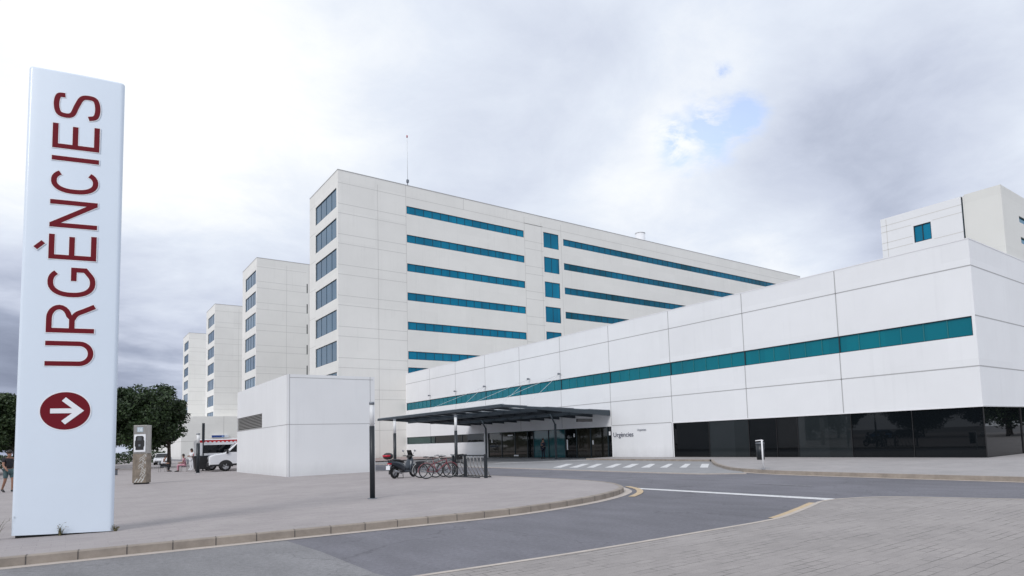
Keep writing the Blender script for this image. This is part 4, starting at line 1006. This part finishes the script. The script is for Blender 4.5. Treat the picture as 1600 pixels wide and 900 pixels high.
# the car park whose reflection shows in the black glazing
specs = [('carsilver', 'silver car in the car park, the one nearest the pylon side'), ('carwhite', 'white car second along the car park row'), ('cardark', 'dark car in the middle of the car park row'), ('carblue', 'blue car fourth along the car park row'), ('carwhite', 'white car at the far end of the car park row')]
for i, (p, l) in enumerate(specs): car(l, -33, 27 + i * 8.2, R(90 + (i % 2) * 180), p, 'cars parked across the street')

# ------------------------------------------------------------------ trees
def tree_mesh(seed, H, Rr, zlo, nclump=60, leaves=9500, lean=(0, 0), lm='leaf'):
    rn = random.Random(seed); tr = MB()
    zc = (H + zlo) / 2; hz = (H - zlo) / 2
    top = (lean[0] * .6, lean[1] * .6, zlo + hz * .9)
    tr.tube([(0, 0, 0), (.03, .03, zlo * .6), (.0, .04, zlo + .8), top], [.22, .17, .15, .06], n=8)
    cl = []
    for i in range(nclump):
        while True:
            p = Vector((rn.uniform(-1, 1), rn.uniform(-1, 1), rn.uniform(-1, 1)))
            if p.length <= 1: break
        p = p * (p.length ** -.35 if p.length > .2 else 1)
        if p.length > 1: p.normalize()
        c = Vector((lean[0] + p.x * Rr * .82, lean[1] + p.y * Rr * .82, zc + p.z * hz * .84))
        cl.append((c, rn.uniform(.15, .33) * Rr))
        if i % 3 == 0: tr.tube([(0, 0, zlo + .1 + rn.random() * .7), tuple((c + Vector(top)) / 2 + Vector((0, 0, -.2))), tuple(c)], [.07, .045, .02], n=5)
    lf = MB()
    for i in range(leaves):
        c, r_ = cl[rn.randrange(nclump)]
        d = Vector((rn.gauss(0, 1), rn.gauss(0, 1), rn.gauss(0, 1))).normalized() * (r_ * rn.random() ** .4)
        d.z *= .75
        p = c + d; s = rn.uniform(.11, .21)
        n = (Vector((rn.gauss(0, 1), rn.gauss(0, 1), rn.gauss(0, 1) + .8))).normalized(); u = n.orthogonal().normalized()
        a = rn.random() * PI; w = n.cross(u); u2 = u * math.cos(a) + w * math.sin(a); w2 = n.cross(u2)
        lf.face([p - u2 * s, p - w2 * s * .5 + n * .02, p + u2 * s, p + w2 * s * .5 + n * .02])
    return tr, lf
def make_tree(seed, x, y, label, H, Rr, zlo, lean=(0, 0), lm='leaf', leaves=9500, z=.15):
    tr, lf = tree_mesh(seed, H, Rr, zlo, lean=lean, leaves=leaves)
    t = thing('broadleaf_tree', label, 'tree', (x, y, z), 0, 'dark broadleaf trees round the plaza')
    tr.build('trunk', M['bark'], t); lf.build('crown', M[lm], t)
    return t
ta = make_tree(1, 5.4, 76.5, 'dense dark tree right behind the parking terminal', 9.0, 4.5, 1.9, (.3, 0), leaves=24000)
tb = make_tree(2, 8.35, 78.5, 'dark tree with a rounded crown reaching towards the far towers', 7.9, 3.9, 1.8, (-2.0, 0), leaves=20000)
tc_ = make_tree(3, -7.5, 80, 'leafy tree showing at the left edge of the picture, behind the walking man', 8.8, 4.6, 1.6, lm='leaf2', leaves=18000)
def tcopy(src, x, y, label, s=1., rz=0., z=0.):
    c = copy_tree(src); c.location = (x, y, z); c.scale = (s, s, s); c.rotation_euler.z = rz; c['label'] = label; return c
tcopy(tb, -.5, 86, 'dark tree directly behind the pylon sign', 1.1, 1.3, .15)
tcopy(ta, -4.5, 90, 'dark tree second in from the left edge, farther back', 1., 2.1, .15)
tcopy(ta, -12, 74, 'dark tree standing just outside the left edge beside the dark car', .9, .6, .15)
tcopy(tc_, 3.2, 100, 'farther tree seen through the trunks beside the terminal', 1.0, 1.6, .15)
td = make_tree(8, -30, 60, 'big bushy tree behind the middle of the parked cars', 10.5, 5.6, .9, leaves=24000, z=0)
for i, (x, y) in enumerate(((-37, 15), (-39, 24.5), (-38, 35), (-40, 46), (-40, 72), (-42, 83), (-50, 30), (-52, 52), (-50, 66))):
    tcopy(td, x, y, ['bushy tree behind the row of parked cars, nearest the street', 'second bushy tree behind the parked cars', 'third bushy tree behind the parked cars', 'fourth bushy tree behind the parked cars', 'sixth bushy tree behind the parked cars', 'last bushy tree behind the parked cars', 'back-row tree behind the second and third trees', 'back-row tree behind the fourth tree', 'back-row tree near the sixth tree'][i], 1.0 + .14 * (i % 3), i * 1.1)
for i, (x, y) in enumerate(((98, -7), (109, -10), (121, -8), (134, -11), (149, -10), (168, -12))):
    tcopy(td, x, y, ['street tree facing the corner glazing, nearest the road', 'second street tree facing the side glazing', 'third street tree facing the side glazing', 'fourth street tree facing the side glazing', 'fifth street tree facing the side glazing', 'farthest street tree facing the side glazing'][i], 1.35 + .15 * (i % 2), i * 1.7)

# clipped hedge closing the plaza beyond the trees
rn = random.Random(12); b = MB()
for i in range(16000):
    x = rn.uniform(-60, 12); y = 118 + rn.uniform(-.7, .7); z = .1 + 1.9 * rn.random() ** .7 + .25 * math.sin(x * .9) * math.sin(x * .23)
    p = Vector((x, y, z)); sz = rn.uniform(.10, .2); n_ = Vector((rn.gauss(0, 1), rn.gauss(0, 1) - 1, rn.gauss(0, 1) + .5)).normalized(); u = n_.orthogonal().normalized(); w = n_.cross(u)
    b.face([p - u * sz, p - w * sz * .6, p + u * sz, p + w * sz * .6])
hg = thing('hedge', 'long low dark hedge closing off the plaza beyond the left trees', 'hedge', (-20, 118, .15)); b.build('foliage', M['leaf'], hg, loc=(20, -118, -.15))
b = MB()
for i in range(60): x = -40 + i * .86 + rn.random() * .3; b.tube([(x, 0, -.1), (x + .1, 0, 1.2)], .03, n=5)
b.build('stems', M['bark'], hg)

# weeds at the foot of the pylon
def weed(x, y, label, n, h, m='weed', seed=5):
    rn = random.Random(seed); b = MB()
    for i in range(n):
        a = rn.random() * 2 * PI; l = h * rn.uniform(.5, 1.1); sp = rn.uniform(.1, .8) * h
        p0 = Vector((rn.uniform(-.03, .03), rn.uniform(-.02, .02), 0)); p1 = p0 + Vector((math.cos(a) * sp * .4, math.sin(a) * sp * .4, l * .6)); p2 = p0 + Vector((math.cos(a) * sp, math.sin(a) * sp, l))
        w = Vector((-math.sin(a), math.cos(a), 0)) * .007
        b.face([p0 - w, p0 + w, p1 + w, p1 - w]); b.face([p1 - w, p1 + w, p2])
        for k_ in range(2):
            q = p1.lerp(p2, rn.random()); d = Vector((rn.uniform(-1, 1), rn.uniform(-1, 1), rn.uniform(-.3, .6))).normalized() * .035
            b.face([q, q + d + w * 2, q + d * 1.6, q + d - w * 2])
    return tag(b.build('weed', M[m], loc=(x, y, .15)), label, 'weed', 'weeds round the pylon foot')
ca, sa = math.cos(A), math.sin(A)
pw = lambda u, d: (-.843 + u * ca - d * sa, 16.266 + u * sa + d * ca)
weed(*pw(.78, -.05), 'tiny dark weed growing at the middle of the pylon foot', 12, .22, seed=3)
weed(*pw(1.68, .02), 'dry weed growing at the right foot of the pylon', 14, .12, seed=4)
weed(*pw(-.22, -.05), 'sprawling weed with pale stems left of the pylon foot', 18, .42, seed=6)

# ------------------------------------------------------------------ people
def person(label, x, y, rz, J, cloth, H=1.75, seated=False, z=.15, group=None, skin='skin', hair='hair', hairlong=False):
    """J overrides joints (metres, facing +x, left = +y)."""
    t = thing('person', label, 'person', (x, y, z), rz, group)
    k = H / 1.75
    D_ = dict(pel=(0, 0, .95), belly=(0, 0, 1.08), chest=(.0, 0, 1.30), neck=(.0, 0, 1.47), head0=(.02, 0, 1.55), head1=(.03, 0, 1.66),
              shl=(0, .17, 1.41), shr=(0, -.17, 1.41), ell=(-.03, .23, 1.13), elr=(-.03, -.23, 1.13), wrl=(.06, .24, .90), wrr=(.06, -.24, .90),
              hil=(0, .09, .90), hir=(0, -.09, .90), knl=(.02, .10, .50), knr=(.02, -.10, .50), anl=(-.02, .10, .09), anr=(-.02, -.10, .09), tol=(.16, .11, .03), tor=(.16, -.11, .03))
    D_.update(J)
    rad = dict(pel=.135, belly=.125, chest=.14, neck=.055, head0=.075, head1=.095, shl=.065, shr=.065, ell=.042, elr=.042, wrl=.028, wrr=.028, hil=.095, hir=.095, knl=.058, knr=.058, anl=.04, anr=.04, tol=.035, tor=.035)
    E_ = [('pel', 'belly'), ('belly', 'chest'), ('chest', 'neck'), ('neck', 'head0'), ('head0', 'head1'), ('chest', 'shl'), ('chest', 'shr'), ('shl', 'ell'), ('shr', 'elr'), ('ell', 'wrl'), ('elr', 'wrr'), ('pel', 'hil'), ('pel', 'hir'), ('hil', 'knl'), ('hir', 'knr'), ('knl', 'anl'), ('knr', 'anr'), ('anl', 'tol'), ('anr', 'tor')]
    def skinmesh(name, names, edges, grow, m, par, root, extra=None):
        idx = {n_: i for i, n_ in enumerate(names)}
        me = bpy.data.meshes.new(name); vs = [tuple(c_ * k for c_ in D_[n_]) for n_ in names]; ed = [(idx[a], idx[b_]) for a, b_ in edges]
        rr = [rad[n_] * k * grow for n_ in names]
        if extra:
            for (anchor, chain) in extra:
                prev = idx[anchor]
                for q, r_ in chain: vs.append(tuple(c_ * k for c_ in q)); rr.append(r_ * k); ed.append((prev, len(vs) - 1)); prev = len(vs) - 1
        me.from_pydata(vs, ed, []); me.materials.append(M[m])
        o = bpy.data.objects.new(name, me); COL.objects.link(o); o.parent = par
        md = o.modifiers.new('skin', 'SKIN'); md.use_smooth_shade = True
        for i, sv in enumerate(me.skin_vertices[0].data): sv.radius = (rr[i], rr[i]); sv.use_root = (i == idx[root])
        sd = o.modifiers.new('sub', 'SUBSURF'); sd.levels = 1; sd.render_levels = 1
        return o
    names = list(D_)
    extra = []
    for s, wr, el in ((1, 'wrl', 'ell'), (-1, 'wrr', 'elr')):
        W_ = Vector(D_[wr]); d = (W_ - Vector(D_[el])).normalized(); side = d.cross(Vector((0, s, .01))).normalized()
        palm = W_ + d * .07; extra.append((wr, [(tuple(palm), .028)]))
        for j in range(4):
            o_ = side * (.03 - .02 * j); L1 = (.038, .045, .042, .032)[j]
            extra.append((wr, [(tuple(palm + o_ + d * .02), .011), (tuple(palm + o_ + d * (.02 + L1) + Vector((0, -s * .01, 0))), .009), (tuple(palm + o_ + d * (.02 + 1.7 * L1) + Vector((0, -s * .025, 0))), .008)]))
        extra.append((wr, [(tuple(W_ + d * .03 + side * .035), .012), (tuple(W_ + d * .07 + side * .06), .010)]))
    body = skinmesh('body', names, E_, 1., skin, t, 'pel', extra)
    sh = [n_ for n_ in ('pel', 'belly', 'chest', 'shl', 'shr', 'ell', 'elr')]
    if cloth.get('long'): sh += ['wrl', 'wrr']
    # short sleeve: stop half way
    for a_, b_, n_ in (('shl', 'ell', 'sll'), ('shr', 'elr', 'slr')):
        D_[n_] = tuple((Vector(D_[a_]) * .35 + Vector(D_[b_]) * .65)); rad[n_] = .056
    D_['hem'] = tuple(Vector(D_['pel']) + (Vector(D_['hil']) + Vector(D_['hir']) - 2 * Vector(D_['pel'])) * .2); rad['hem'] = .14
    if cloth.get('long'):
        skinmesh('shirt', ['pel', 'belly', 'chest', 'shl', 'shr', 'ell', 'elr', 'wrl', 'wrr'], [('pel', 'belly'), ('belly', 'chest'), ('chest', 'shl'), ('chest', 'shr'), ('shl', 'ell'), ('shr', 'elr'), ('ell', 'wrl'), ('elr', 'wrr')], 1.15, cloth['top'], t, 'pel')
    else:
        skinmesh('shirt', ['pel', 'belly', 'chest', 'shl', 'shr', 'sll', 'slr'], [('pel', 'belly'), ('belly', 'chest'), ('chest', 'shl'), ('chest', 'shr'), ('shl', 'sll'), ('shr', 'slr')], 1.15, cloth['top'], t, 'pel')
    for a_, b_, n_, q in (('hil', 'knl', 'cul', .9), ('hir', 'knr', 'cur', .9)):
        D_[n_] = tuple(Vector(D_[a_]) * (1 - q) + Vector(D_[b_]) * q); rad[n_] = .075
    if cloth.get('shorts'):
        skinmesh('shorts', ['pel', 'hil', 'hir', 'cul', 'cur'], [('pel', 'hil'), ('pel', 'hir'), ('hil', 'cul'), ('hir', 'cur')], 1.12, cloth['bottom'], t, 'pel')
    else:
        skinmesh('trousers', ['pel', 'hil', 'hir', 'knl', 'knr', 'anl', 'anr'], [('pel', 'hil'), ('pel', 'hir'), ('hil', 'knl'), ('hir', 'knr'), ('knl', 'anl'), ('knr', 'anr')], 1.18, cloth['bottom'], t, 'pel')
    for s in ('l', 'r'):
        a_ = Vector(D_['an' + s]) * k; o_ = Vector(D_['to' + s]) * k
        b = MB(); loft_b = MB(); b.tube([tuple(a_ + (a_ - o_) * .25 + Vector((0, 0, -.03))), tuple(a_ + Vector((0, 0, -.03))), tuple((a_ + o_) / 2 + Vector((0, 0, .0))), tuple(o_ + (o_ - a_) * .25)], [.035, .052, .05, .03], n=10)
        b.build('shoe', M[cloth.get('shoe', 'plastic')], t)
    hc = Vector(D_['head1']) * k
    b = MB(); b.ball((hc.x - .012, hc.y, hc.z + .02), .108 * k, .098 * k, .118 * k, z_lo=-.15, z_hi=1); b.ball((hc.x - .045, hc.y, hc.z - (.06 if hairlong else .0)), .078 * k, .092 * k, .10 * k + (.06 if hairlong else 0)); b.build('hair', M[hair], t)
    b = MB()
    for s in (-1, 1): b.ball((hc.x + .086 * k, s * .033, hc.z - .01), .012, .014, .009, m=0, n=8, k=5)
    b.build('eyes', [M['plastic']], t)
    b = MB(); b.ball((hc.x + .10 * k, 0, hc.z - .035), .02, .013, .022, n=8, k=5)
    for s in (-1, 1): b.ball((hc.x, s * .098 * k, hc.z - .02), .02, .012, .032, n=8, k=5)
    b.build('nose_and_ears', M[skin], t)
    b = MB(); b.ball((hc.x + .092 * k, 0, hc.z - .065), .008, .022, .006, n=8, k=5); b.build('mouth', M['pink_cloth'], t)
    return t
stride = dict(knl=(.12, .10, .52), anl=(.10, .10, .09), tol=(.28, .11, .03), knr=(-.02, -.10, .50), anr=(-.22, -.10, .12), tor=(-.06, -.11, .03), wrl=(.10, .20, .98), ell=(-.06, .23, 1.15), elr=(.05, -.23, 1.14), wrr=(.22, -.22, 1.0))
person('man in black T-shirt and grey-green shorts walking at the left edge', -2.12, 38.3, R(-40 - 20), stride, dict(top='black_cloth', bottom='teal_cloth', shorts=True), H=1.86, skin='skin_dark')
person('person in dark uniform standing alone outside the glass entrance doors', 33.6, 46.3, R(200), dict(wrl=(.20, .05, 1.18), ell=(.03, .25, 1.14)), dict(top='navy', bottom='navy', long=True), H=1.78, z=.03)
person('nurse in white tunic and trousers standing left of the ambulance', 8.3, 62.3, R(215), dict(wrl=(.28, .1, 1.14), wrr=(.28, -.1, 1.14), ell=(.02, .25, 1.12), elr=(.02, -.25, 1.12)), dict(top='white_cloth', bottom='white_cloth', shoe='white_vinyl'), H=1.78, skin='skin_dark', hairlong=True)
sit = dict(pel=(0, 0, .55), belly=(.0, 0, .68), chest=(.03, 0, .90), neck=(.05, 0, 1.07), head0=(.07, 0, 1.15), head1=(.09, 0, 1.26), shl=(.03, .17, 1.01), shr=(.03, -.17, 1.01), ell=(.05, .22, .75), elr=(.05, -.22, .75), wrl=(.28, .16, .70), wrr=(.28, -.16, .70), hil=(.02, .09, .52), hir=(.02, -.09, .52), knl=(.44, .11, .52), knr=(.44, -.11, .52), anl=(.42, .11, .09), anr=(.42, -.11, .09), tol=(.60, .12, .03), tor=(.60, -.12, .03))
person('seated person in pink with dark hair, right one of the pair near the ambulance', 7.25, 58.2, R(160), sit, dict(top='pink_cloth', bottom='pink_cloth'), skin='skin_dark')
s2 = dict(sit); s2.update(chest=(.08, 0, .88), neck=(.14, 0, 1.03), head0=(.18, 0, 1.09), head1=(.22, 0, 1.19))
person('seated person in black leaning forward, left one of the pair near the ambulance', 6.0, 60.2, R(-25), s2, dict(top='white_cloth', bottom='black_cloth', long=True), hair='hair')
def chair(x, y, rz, label):
    t = thing('outdoor_chair', label, 'chair', (x, y, .15), rz, 'light metal chairs near the ambulance')
    b = MB(); b.box(-.22, .24, -.23, .23, .41, .44); b.build('seat', M['steel_mid'], t)
    b = MB(); b.box(-.25, -.22, -.22, .22, .55, .88); b.build('backrest', M['steel_mid'], t)
    for sx in (-.21, .22):
        for s in (-1, 1): b = MB(); b.tube([(sx, .22 * s, 0), (sx, .22 * s, .42 if sx > 0 else .88)], .014, n=6); b.build('leg', M['galv'], t)
    return t
chair(7.25, 58.2, R(160), 'metal chair under the seated person in pink'); chair(6.0, 60.2, R(-25), 'metal chair under the seated person leaning forward')
t = thing('bench', 'low brown wooden bench under the tree beside the terminal', 'bench', (2.2, 58, .15), R(-35))
b = MB()
for i in range(3): b.box(-.9, .9, -.2 + i * .14, -.08 + i * .14, .42, .46)
b.build('seat', M['wood'], t)
for s in (-1, 1): b = MB(); b.box(.7 * s - .05, .7 * s + .05, -.18, .18, 0, .418); b.build('leg', M['steel_mid'], t)

# ------------------------------------------------------------------ camera
cam = bpy.data.cameras.new('camera'); co = bpy.data.objects.new('camera', cam); COL.objects.link(co)
f_, cx_, cy_ = 993.14, 878.86, 602.5
yaw, pit, rol = R(52.12160504), R(4.82016697), R(-1.90161202)
fw = Vector((math.cos(yaw) * math.cos(pit), math.sin(yaw) * math.cos(pit), math.sin(pit)))
rt = Vector((math.sin(yaw), -math.cos(yaw), 0)); up = rt.cross(fw)
r2 = rt * math.cos(rol) + up * math.sin(rol); u2 = -rt * math.sin(rol) + up * math.cos(rol)
mw = Matrix(((r2.x, u2.x, -fw.x, 0), (r2.y, u2.y, -fw.y, 0), (r2.z, u2.z, -fw.z, 1.7), (0, 0, 0, 1)))
co.matrix_world = mw
cam.sensor_fit = 'HORIZONTAL'; cam.sensor_width = 36; cam.lens = f_ * 36 / 1600
cam.shift_x = (800 - cx_) / 1600; cam.shift_y = (cy_ - 450) / 1600; cam.clip_start = .1; cam.clip_end = 5000
SC.camera = co

# ------------------------------------------------------------------ light and sky
SUN_EL, SUN_AZ = R(42), R(206)          # azimuth measured from +x towards +y: the sun is behind-left of the camera
sd = Vector((math.cos(SUN_EL) * math.cos(SUN_AZ), math.cos(SUN_EL) * math.sin(SUN_AZ), math.sin(SUN_EL)))
sl = bpy.data.lights.new('sun', 'SUN'); sl.energy = 1.5; sl.angle = R(22); sl.color = (1, .965, .92)
so = bpy.data.objects.new('sun', sl); COL.objects.link(so); so.rotation_euler = sd.to_track_quat('Z', 'Y').to_euler()

wd = bpy.data.worlds.new('World'); SC.world = wd; wd.use_nodes = True
nt = wd.node_tree; nt.nodes.clear(); L = nt.links.new; NN = nt.nodes.new
out = NN('ShaderNodeOutputWorld'); bg = NN('ShaderNodeBackground'); bg.inputs['Strength'].default_value = .10
sky = NN('ShaderNodeTexSky'); sky.sky_type = 'NISHITA'; sky.sun_disc = False; sky.sun_elevation = SUN_EL; sky.sun_rotation = PI / 2 - SUN_AZ
tc = NN('ShaderNodeTexCoord')
def math_(op, a, b=None, c=None):
    n = NN('ShaderNodeMath'); n.operation = op
    for i, v in enumerate((a, b, c)):
        if v is None: continue
        if isinstance(v, (int, float)): n.inputs[i].default_value = v
        else: L(v, n.inputs[i])
    return n.outputs[0]
nrm = NN('ShaderNodeVectorMath'); nrm.operation = 'NORMALIZE'; L(tc.outputs['Generated'], nrm.inputs[0]); D = nrm.outputs[0]
sep = NN('ShaderNodeSeparateXYZ'); L(D, sep.inputs[0])
zz = math_('ADD', math_('MAXIMUM', sep.outputs['Z'], 0.), .22)
dvv = NN('ShaderNodeVectorMath'); dvv.operation = 'SCALE'; L(D, dvv.inputs[0]); L(math_('DIVIDE', 1., zz), dvv.inputs['Scale'])
def noise(scale, detail, rough, off=(0, 0, 0), dist=0.):
    mp = NN('ShaderNodeMapping'); mp.inputs['Location'].default_value = off; L(dvv.outputs[0], mp.inputs[0])
    n = NN('ShaderNodeTexNoise'); n.inputs['Scale'].default_value = scale; n.inputs['Detail'].default_value = detail; n.inputs['Roughness'].default_value = rough; n.inputs['Distortion'].default_value = dist
    L(mp.outputs[0], n.inputs['Vector']); return n.outputs['Fac']
def pix(x, y):
    v = r2 * ((x - cx_) / f_) - u2 * ((y - cy_) / f_) + fw; return v.normalized()
def blob(x, y, rdeg, warp=None):
    """soft cloud mass centred on a compass direction"""
    d = pix(x, y); dt = NN('ShaderNodeVectorMath'); dt.operation = 'DOT_PRODUCT'; L(D, dt.inputs[0]); dt.inputs[1].default_value = d
    ang = math_('ARCCOSINE', math_('MINIMUM', dt.outputs['Value'], 1.))
    if warp is not None: ang = math_('ADD', ang, math_('MULTIPLY', math_('SUBTRACT', warp, .5), R(rdeg) * 2.2))
    mr = NN('ShaderNodeMapRange'); mr.interpolation_type = 'SMOOTHSTEP'; L(ang, mr.inputs['Value'])
    mr.inputs['From Min'].default_value = R(rdeg); mr.inputs['From Max'].default_value = R(rdeg) * .1; mr.inputs['To Min'].default_value = 0; mr.inputs['To Max'].default_value = 1
    return mr.outputs[0]
n1 = noise(1.15, 8, .52, (3.1, 1.7, 0), .25); n2 = noise(3.2, 8, .62, (7.7, 2.2, 0), .5); n4 = noise(9., 6, .65, (2.7, 5.2, 0), .3)
val = math_('ADD', .77, math_('MULTIPLY', math_('SUBTRACT', n1, .5), .50))
val = math_('ADD', val, math_('MULTIPLY', math_('SUBTRACT', n2, .5), .34))
val = math_('ADD', val, math_('MULTIPLY', math_('SUBTRACT', n4, .5), .12))
for x, y, rd, amp in ((150, 20, 22, .26), (420, 130, 14, .10), (300, 330, 14, -.06), (210, 610, 16, -.44), (20, 540, 13, -.24), (400, 520, 9, -.16), (240, 330, 12, .16), (60, 300, 10, .08), (1000, 290, 9, .12), (1180, 400, 8, .14), (1330, 300, 13, -.22), (1350, 130, 15, -.04), (1540, 100, 16, .02), (800, 190, 12, -.07), (1500, 240, 10, -.02), (1100, 150, 8, .12), (1250, 395, 6, .14), (560, 220, 9, -.02)):
    val = math_('ADD', val, math_('MULTIPLY', blob(x, y, rd, n1), amp))
cr = NN('ShaderNodeValToRGB'); L(val, cr.inputs[0]); e = cr.color_ramp.elements
S_ = .1
def stop(i, p, rgb):
    el = e[i] if i < 2 else e.new(p); el.position = p; el.color = (*[c_ for c_ in rgb], 1)
stop(0, 0., (.21, .24, .33)); stop(1, 1., (.97, .99, 1.)); stop(2, .30, (.36, .405, .525)); stop(3, .55, (.575, .625, .75)); stop(4, .78, (.74, .795, .895))
cs = NN('ShaderNodeVectorMath'); cs.operation = 'SCALE'; L(cr.outputs[0], cs.inputs[0]); cs.inputs['Scale'].default_value = 9.9
# gaps of open sky
gap = None
for x, y, rd in ((1112, 202, 3.3), (1058, 222, 2.8), (1160, 186, 2.4), (1130, 112, 1.2)):
    bl_ = blob(x, y, rd, n2); gap = bl_ if gap is None else math_('MAXIMUM', gap, bl_)
gm_ = NN('ShaderNodeMapRange'); gm_.interpolation_type = 'SMOOTHSTEP'; L(n4, gm_.inputs['Value']); gm_.inputs['From Min'].default_value = .66; gm_.inputs['From Max'].default_value = .42
gap = math_('MINIMUM', math_('MULTIPLY', math_('MULTIPLY', gap, gm_.outputs[0]), 1.0), .7)
skc = NN('ShaderNodeVectorMath'); skc.operation = 'MULTIPLY'; L(sky.outputs[0], skc.inputs[0]); skc.inputs[1].default_value = (3.5, 3.0, 2.85)
mx = NN('ShaderNodeMix'); mx.data_type = 'RGBA'; L(gap, mx.inputs['Factor']); L(cs.outputs[0], mx.inputs['A']); L(skc.outputs[0], mx.inputs['B'])
L(mx.outputs['Result'], bg.inputs['Color']); L(bg.outputs[0], out.inputs['Surface'])

SC.view_settings.view_transform = 'Standard'; SC.view_settings.look = 'None'; SC.view_settings.exposure = .10; SC.view_settings.gamma = 1
SC.render.resolution_x = 1024; SC.render.resolution_y = 576
